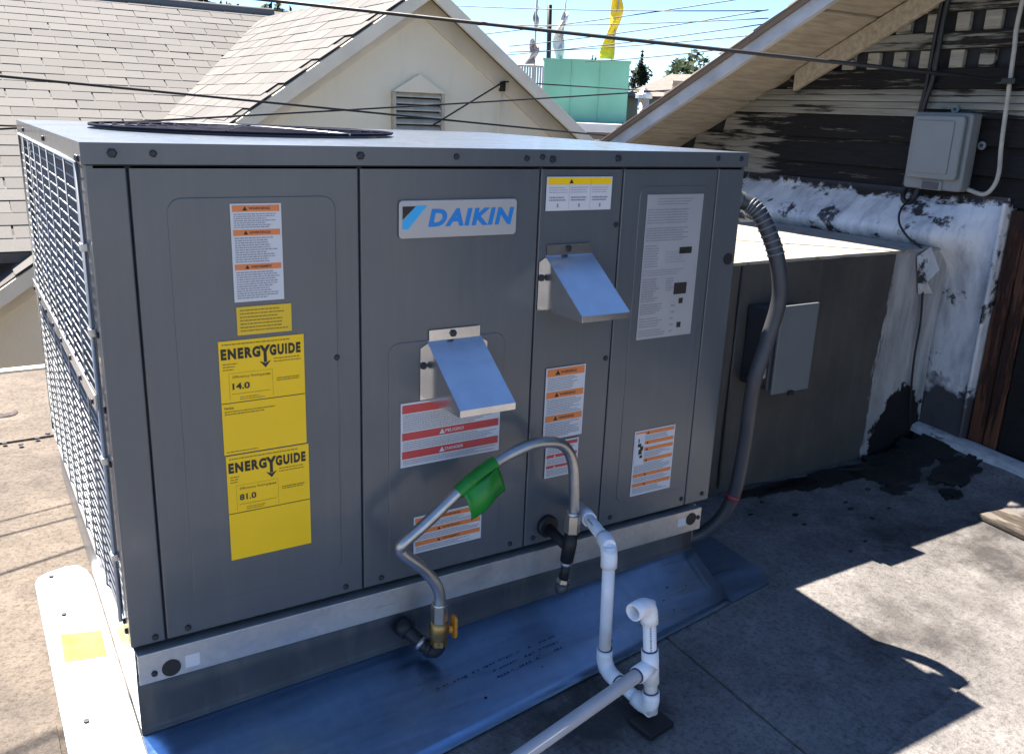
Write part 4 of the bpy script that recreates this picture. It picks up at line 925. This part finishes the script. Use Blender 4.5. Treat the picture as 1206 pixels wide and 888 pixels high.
# ================================================================== BOX AND CABLES ON THE OLD WALL
JB = empty('utility_box', (2.56, .36, .69), 'pale grey plastic utility box on the charred siding of the old house', 'junction box')
jx = WX-.020
s = MB(); s.prism([(.268, .692), (.464, .702), (.464, .925), (.268, .930)], 'x', jx-.012, jx); s.build('back_plate', JBOX, JB, .004)
s = MB(); s.prism(rrect(.262, .690, .468, .931, .014), 'x', jx-.060, jx-.0125); BXO = s.build('body', JBOX, JB, .008, 3)
s = MB(); s.prism(rrect(.276, .724, .455, .922, .012), 'x', jx-.078, jx-.0605); LDO = s.build('lid', JBOX, JB, .007, 3)
s = MB(); s.prism(rrect(.306, .742, .440, .905, .008), 'x', jx-.0815, jx-.0785); s.build('raised_field', JBOX, LDO, .0015)
s = MB(); s.box(jx-.066, jx-.0605, .335, .395, .692, .716); s.build('latch', CONDUIT, BXO, .002)
s = MB(); s.box(jx-.0645, jx-.0605, .325, .402, .690, .720); s.build('latch_plate', JBOX, BXO, .002)
for y, z in ((.36, .942), (.250, .835)):
    s = MB(); s.tube([(jx-.008, y, z), (jx-.002, y, z)], .013, 14); q = s.build('mounting_tab', JBOX, JB)
    s = MB(); s.tube([(jx-.011, y, z), (jx-.008, y, z)], .005, 8); s.build('screw', SCREW, q)
def cable(name, pts, r, mat, label, cat='cable', group=None, n=8, sub=8):
    s = MB(); s.tube(spline(pts, sub), r, n); return tag(s.build(name, mat), label, cat, group)
cable('wall_cable', [(2.592, .395, 1.62), (2.590, .445, 1.28), (2.590, .451, 1.121), (2.590, .454, 1.03), (2.588, .468, .951), (2.586, .475, .80), (2.570, .474, .69), (2.545, .462, .655), (2.545, .440, .640), (2.55, .425, .66), (2.56, .420, .69)], .0085, CABLE, 'thick black cable looping down behind the grey utility box')
cable('wall_cable', [(2.592, .425, 1.62), (2.592, .465, 1.28), (2.592, .472, 1.121), (2.592, .474, 1.02), (2.592, .480, .951), (2.590, .486, .80), (2.575, .487, .69)], .007, CABLE, 'thinner black cable running down the siding left of the utility box')
cable('wall_cable', [(2.545, .430, .655), (2.47, .41, .625), (2.435, .385, .585), (2.425, .34, .545), at_y(1090, 300, .266), at_y(1087, 340, .263), at_y(1084, 380, .263), at_y(1077, 420, .262), at_y(1073, 460, .262), at_y(1071, 505, .262)], .0036, CABLE, 'thin dark cord hanging down the white-coated lower wall')
cable('wall_cable', [(2.585, .17, 1.62), (2.588, .205, 1.231), (2.588, .201, 1.113), (2.588, .194, .992), (2.586, .184, .843), (2.58, .172, .760), (2.575, .178, .715), (2.575, .205, .690), (2.578, .262, .700)], .0070, WCABLE, 'dirty white cable curving down into the right side of the utility box')
s = MB(); s.box(2.560, 2.600, .165, .222, 1.017, 1.033); tag(s.build('cable_clamp', IRON, None, .002), 'dark wire clamp on the siding where the thick cable ends', 'clamp')

# roof vent cap lying far left on the deck
DR = MB(); DR.tube([(-.10, 1.655, gz(0, 1.655)+.000), (-.10, 1.655, gz(0, 1.655)+.0035), (-.10, 1.655, gz(0, 1.655)+.0065), (-.10, 1.655, gz(0, 1.655)+.0045)], [.05, .05, .034, .014], 24)
DRO = tag(DR.build('roof_drain', DRAIN), 'small round dark drain cover on the tan roof at far left', 'drain')
DRO.data.update()

# ================================================================== OVERHEAD WIRES
GW = 'overhead utility wires'
def wire(p, q, r, label, sag=.0, mat=CABLE):
    p, q = Vector(p), Vector(q); n = 14; s = MB()
    s.tube([p.lerp(q, k/n)-Vector((0, 0, sag*4*(k/n)*(1-k/n))) for k in range(n+1)], r, 6)
    return tag(s.build('overhead_wire', mat), label, 'wire', GW)
def ext(a, b_, k0, k1): a, b_ = Vector(a), Vector(b_); return a+(a-b_)*k0, b_+(b_-a)*k1
a_, b_ = ext(at_y(0, 90, 1.42), at_y(707, 159.5, 1.98), 1.6, 1.0); wire(a_, b_, .0042, 'thick black wire sloping down across the shingle roof and below the louver')
a_, b_ = ext(at_y(0, 139, 1.47), at_y(791, 105, 2.12), 1.6, .15); wire(a_, b_, .0036, 'black wire rising to the right across the louver and green building', .03)
a_, b_ = ext(at_y(0, 148, 1.55), at_y(60, 151, 1.57), 30, 22); wire(a_, b_, .0030, 'short visible black wire below another at the left edge', .0)
a_, b_ = ext((2.575, .20, 1.026), at_y(310, 0, 2.0), 0, 1.6); wire(a_, b_, .0068, 'thickest black cable crossing the top of the picture to the old siding')
wire(at_y(508, 149, 4.46), (3.455, HY-.055, 1.10), .006, 'short wire rising diagonally to the anchor on the cream gable')
a_, b_ = ext((3.455, HY-.055, 1.10), at_y(742, 106, 6.0), 0, 8); wire(a_, b_, .006, 'wire leaving the cream gable towards the green wall')
sw = [((520, 6.5), (900, 13), 'topmost thin wire running level across the sky'), ((520, 46), (905, -6), 'thin wire climbing to the right behind the yellow banner'), ((575, 67), (905, 28), 'dark thin wire crossing the foot of the yellow banner'),
      ((600, 55), (905, 12), 'faint wire climbing between the two flags and the roof edge'), ((690, 73), (905, 51), 'thin wire just above the far treetops'), ((560, 30), (905, 22), 'fine wire crossing behind the white flag and yellow banner'), ((600, 62), (905, 40), 'fine wire just above the mint green wall')]
for (x0, y0), (x1, y1), lb in sw:
    wire(far(x0, y0, 24), far(x1, y1, 19), .011, lb, .05)
# one more wire strung above the roof, out of the picture: only its shadow shows on the deck
base = Vector((0, .512, gz(0, .5)))+SUN*(1.9/SUN.z*.9)
wire(base-Vector((5, 1.5, -.3)), base+Vector((6, 1.8, .9)), .0065, 'wire overhead that casts the nearest thin shadow line on the tan roof')

# ================================================================== FAR BUILDINGS, FLAGS, TREES
def block(name, label, mat, pts, z0, z1, depth, cat='building', extra=None):
    a, b_ = Vector(pts[0]), Vector(pts[1]); d_ = (b_-a); d_.z = 0; nrm = Vector((-d_.y, d_.x, 0)).normalized()
    E_ = empty(name, ((a.x+b_.x)/2, (a.y+b_.y)/2, -4.2), label, cat)
    q = [a, b_, b_+nrm*depth, a+nrm*depth]; s = MB()
    s.hexa([(p.x, p.y, z0) for p in q]+[(p.x, p.y, z1) for p in q]); s.build('wall', mat, E_)
    return E_, a, b_, nrm
E1, a, b_, nrm = block('green_building', 'mint green flat-topped building far behind the gable', GREENW, (far(641, 70, 40), far(742, 75, 40)), -4.2, 3.10, 8)
s = MB(); dv = (b_-a).normalized(); a2, b2 = a-dv*.05-nrm*.05, b_+dv*.05-nrm*.05; q = [a2, b2, b2+nrm*8.1, a2+nrm*8.1]
s.hexa([(p.x, p.y, 3.101) for p in q]+[(p.x, p.y, 3.19) for p in q]); s.build('coping', GREENW, E1)
for k in (.33, .66):
    p = a.lerp(b_, k)-nrm*.012; s = MB(); s.box(-.02, .02, -.01, .01, -4.2, 3.09, Matrix.Translation((p.x, p.y, 0))); s.build('wall_joint', GREENW, E1)
E2, a, b_, nrm = block('white_building', 'low white flat-roofed building in front of the mint green wall', WHITEW, (far(612, 150, 36), far(790, 152, 34)), -4.2, .62, 5)
s = MB(); a2, b2 = a-nrm*.2, b_-nrm*.2; q = [a2, b2, b2+nrm*.18, a2+nrm*.18]; s.hexa([(p.x, p.y, .30) for p in q]+[(p.x, p.y, .63) for p in q]); s.build('parapet', WHITEW, E2)
p = far(705, 152, 33); s = MB(); s.box(-1.2, 1.0, -.2, .2, -.1, .16, Matrix.Translation((p.x, p.y, .2)) @ Matrix.Rotation(R(-35), 4, 'Z')); tag(s.build('brown_awning', BROWNR), 'low brown roof strip in front of the white parapet', 'awning')
E3, a, b_, nrm = block('tan_building', 'tan building with a brown pitched roof right of the green wall', TANW, (far(737, 110, 46), far(900, 118, 42)), -4.2, 1.85, 7)
s = MB(); a2, b2 = a-nrm*.4, b_-nrm*.4; q = [a2, b2]
s.add([(a2.x, a2.y, 1.80), (b2.x, b2.y, 1.80), (b2+nrm*4.2).to_tuple()[:2]+(3.02,), (a2+nrm*4.2).to_tuple()[:2]+(3.02,)], [(0, 1, 2, 3)]); o = s.build('roof', BROWNR, E3); o.modifiers.new('solid', 'SOLIDIFY').thickness = .12
p = far(758, 118, 30); VT = empty('roof_vent', (p.x, p.y, -.6), 'shiny metal roof vent stack between green wall and old house roof', 'vent')
s = MB(); s.tube([(p.x, p.y, -1.2), (p.x, p.y, 1.55)], .17, 14); s.build('stack', GALV, VT)
s = MB(); s.tube([(p.x, p.y, 1.50), (p.x, p.y, 1.62), (p.x, p.y, 1.82)], [.27, .27, .05], 14, smooth=False); s.build('cap', GALV, VT)
for z in (.3, .8, 1.2):
    s = MB(); s.tube([(p.x, p.y, z), (p.x, p.y, z+.026)], .185, 14); s.build('band', GALV, VT)
p = far(801, 101, 30); CH = MB(); CH.box(-.22, .22, -.2, .2, -4.2, 1.95, Matrix.Translation((p.x, p.y, 0)) @ Matrix.Rotation(R(-35), 4, 'Z')); CH.box(-.27, .27, -.25, .25, 1.951, 2.06, Matrix.Translation((p.x, p.y, 0)) @ Matrix.Rotation(R(-35), 4, 'Z'))
tag(CH.build('chimney', TANW), 'pale square chimney just left of the old house barge board', 'chimney')
# roof railing left of the green block
pa, pb = far(606, 77, 37), far(640, 79, 37); RG = empty('roof_railing', ((pa.x+pb.x)/2, (pa.y+pb.y)/2, .6), 'grey slatted railing at the left end of the mint green wall', 'railing')
for k in range(12):
    p = pa.lerp(pb, k/11); s = MB(); s.box(-.035, .035, -.02, .02, .6, p.z, Matrix.Translation((p.x, p.y, 0))); s.build('picket', GREYF, RG)
s = MB(); s.tube([(pa.x, pa.y, pa.z), (pb.x, pb.y, pb.z)], .04, 6); s.build('rail', GREYF, RG)
s = MB(); s.tube([(pa.x, pa.y, .9), (pb.x, pb.y, .9)], .04, 6); s.build('rail', GREYF, RG)
# flags
def banner(name, label, px_top, px_bot, width, dist, mat, pole_px, seed, patt=None):
    rr = random.Random(seed); t_, b2 = far(*px_top, dist), far(*px_bot, dist); side = rt.copy(); side.z = 0; side.normalize(); away = Vector((-side.y, side.x, 0))
    E_ = empty(name, (b2.x, b2.y, b2.z), label, 'flag', 'feather flags on the far roof')
    pt, pb_ = far(*pole_px[0], dist+.026), far(*pole_px[1], dist+.026); s = MB(); s.tube([pb_, pt], .03, 6); s.build('pole', GREYF, E_)
    n = 22; vs_ = []; k = rr.uniform(0, 6)
    for i in range(n+1):
        u = i/n; p = t_.lerp(b2, u); wd = width*(.45+.55*math.sin(min(1, u*1.3)*math.pi*.62))*(1+.25*math.sin(u*9+k)); sh = .20*width*math.sin(u*6+k)
        for j in range(5): q = j/4-.5; vs_.append(p+side*(q*wd+sh)+away*(.16*math.sin(u*11+q*4+k)))
    s = MB(); s.add(vs_, [(i*5+j, i*5+j+1, i*5+j+6, i*5+j+5) for i in range(n) for j in range(4)], True)
    o = s.build('cloth', mat, E_); o.modifiers.new('solid', 'SOLIDIFY').thickness = .01
    for i in range(3 if patt else 0):
        s = MB(); u = .25+.25*i; c = t_.lerp(b2, u)-away*.22; s.add([c-side*.1-Vector((0, 0, .12)), c+side*.13-Vector((0, 0, .06)), c+side*.06+Vector((0, 0, .16))], [(0, 1, 2)])
        s.build('printed_mark', patt, E_)
banner('feather_flag', 'tall yellow feather flag standing above the mint green wall', (727, -14), (717, 70), .52, 41, FLAGY, ((731, -20), (720, 74)), 2)
banner('feather_flag', 'white feather flag with dark marks right of the dark pole', (664, 14), (657, 69), .42, 41, FLAGW, ((667, -6), (660, 73)), 4, INKG)
banner('feather_flag', 'greyish feather flag left of the dark pole', (629, 46), (626, 76), .36, 39, FLAGP, ((632, -6), (629, 96)), 6)
banner('feather_flag', 'small furled flag at the top of the left flag pole', (633, 8), (630, 34), .2, 39.2, FLAGP, ((633, -6), (630, 60)), 9)
pp, pq = far(647.5, 6, 43), far(646, 72, 43); s = MB(); s.tube([(pq.x, pq.y, -4.2), (pq.x, pq.y, pq.z), pp], .11, 8); tag(s.build('utility_pole', IRON), 'slim dark utility pole between two white feather flags', 'pole')

def tree(label, px, py_top, dist, wd, mat, seed, cat='tree', conical=False, n=1500):
    rr = random.Random(seed); t_ = far(px, py_top, dist); base = Vector((t_.x, t_.y, -4.2)); hgt = t_.z+4.2
    E_ = empty('tree', base, label, cat, 'trees in the distance')
    s = MB(); tw = .03*hgt; s.tube([base, base+Vector((.1, 0, hgt*.45)), base+Vector((0, .1, hgt*.9))], [tw, tw*.7, tw*.15], 7)
    for k in range(5):
        a_ = rr.uniform(0, 6.28); z = hgt*rr.uniform(.4, .7); s.tube([base+Vector((0, 0, z)), base+Vector((math.cos(a_)*wd*.35, math.sin(a_)*wd*.35, z+wd*.3))], [tw*.4, tw*.1], 5)
    s.build('trunk', BARK, E_)
    cl = [(Vector((rr.gauss(0, .26)*wd, rr.gauss(0, .26)*wd, rr.uniform(-.38, .38)*hgt*.7)), rr.uniform(.14, .26)*wd) for _ in range(22)]
    s = MB(); c0 = base+Vector((0, 0, hgt*.66)); sz = wd*.045
    for _ in range(n):
        c, r = rr.choice(cl)
        d_ = Vector((rr.gauss(0, 1), rr.gauss(0, 1), rr.gauss(0, 1))).normalized()*r*rr.uniform(.5, 1); p = c0+c+d_
        if conical:
            f = max(.05, min(1, (base.z+hgt-p.z)/(hgt*.75))); p.x = base.x+(p.x-base.x)*f; p.y = base.y+(p.y-base.y)*f
        if p.z > base.z+hgt: p.z = base.z+hgt-rr.random()*.4
        u = Vector((rr.gauss(0, 1), rr.gauss(0, 1), rr.gauss(0, 1))).normalized(); v_ = u.orthogonal().normalized(); k = sz*rr.uniform(.6, 1.4)
        s.add([p-u*k, p+v_*k*.7, p+u*k, p-v_*k*.7], [(0, 1, 2, 3)])
    s.build('crown', mat, E_, fix=False)
tree('tall dark conifer beside the mint green wall', 757, 58, 62, 3.0, LEAFD, 1, conical=True)
tree('small dark pointed tree just above the mint green wall', 701, 53, 60, 1.6, LEAFD, 2, conical=True, n=700)
tree('olive green tree among the far treetops by the old house roof', 800, 66, 66, 4.2, LEAF, 3)
tree('broad green palm-like tree beside the old house barge board', 828, 56, 56, 4.0, LEAF, 4)
tree('dark round tree behind the tan building', 742, 70, 66, 2.6, LEAFD, 5)
tree('leafy tree partly hidden by the old house roof edge', 870, 60, 60, 4.5, LEAF, 6)
tree('dark leafy treetop above the shingle ridge at left', 262, -14, 26, 3.0, LEAFD, 7, n=2200)
tree('second dark treetop above the shingle ridge, right of the other', 318, -12, 28, 3.0, LEAFD, 8, n=2200)
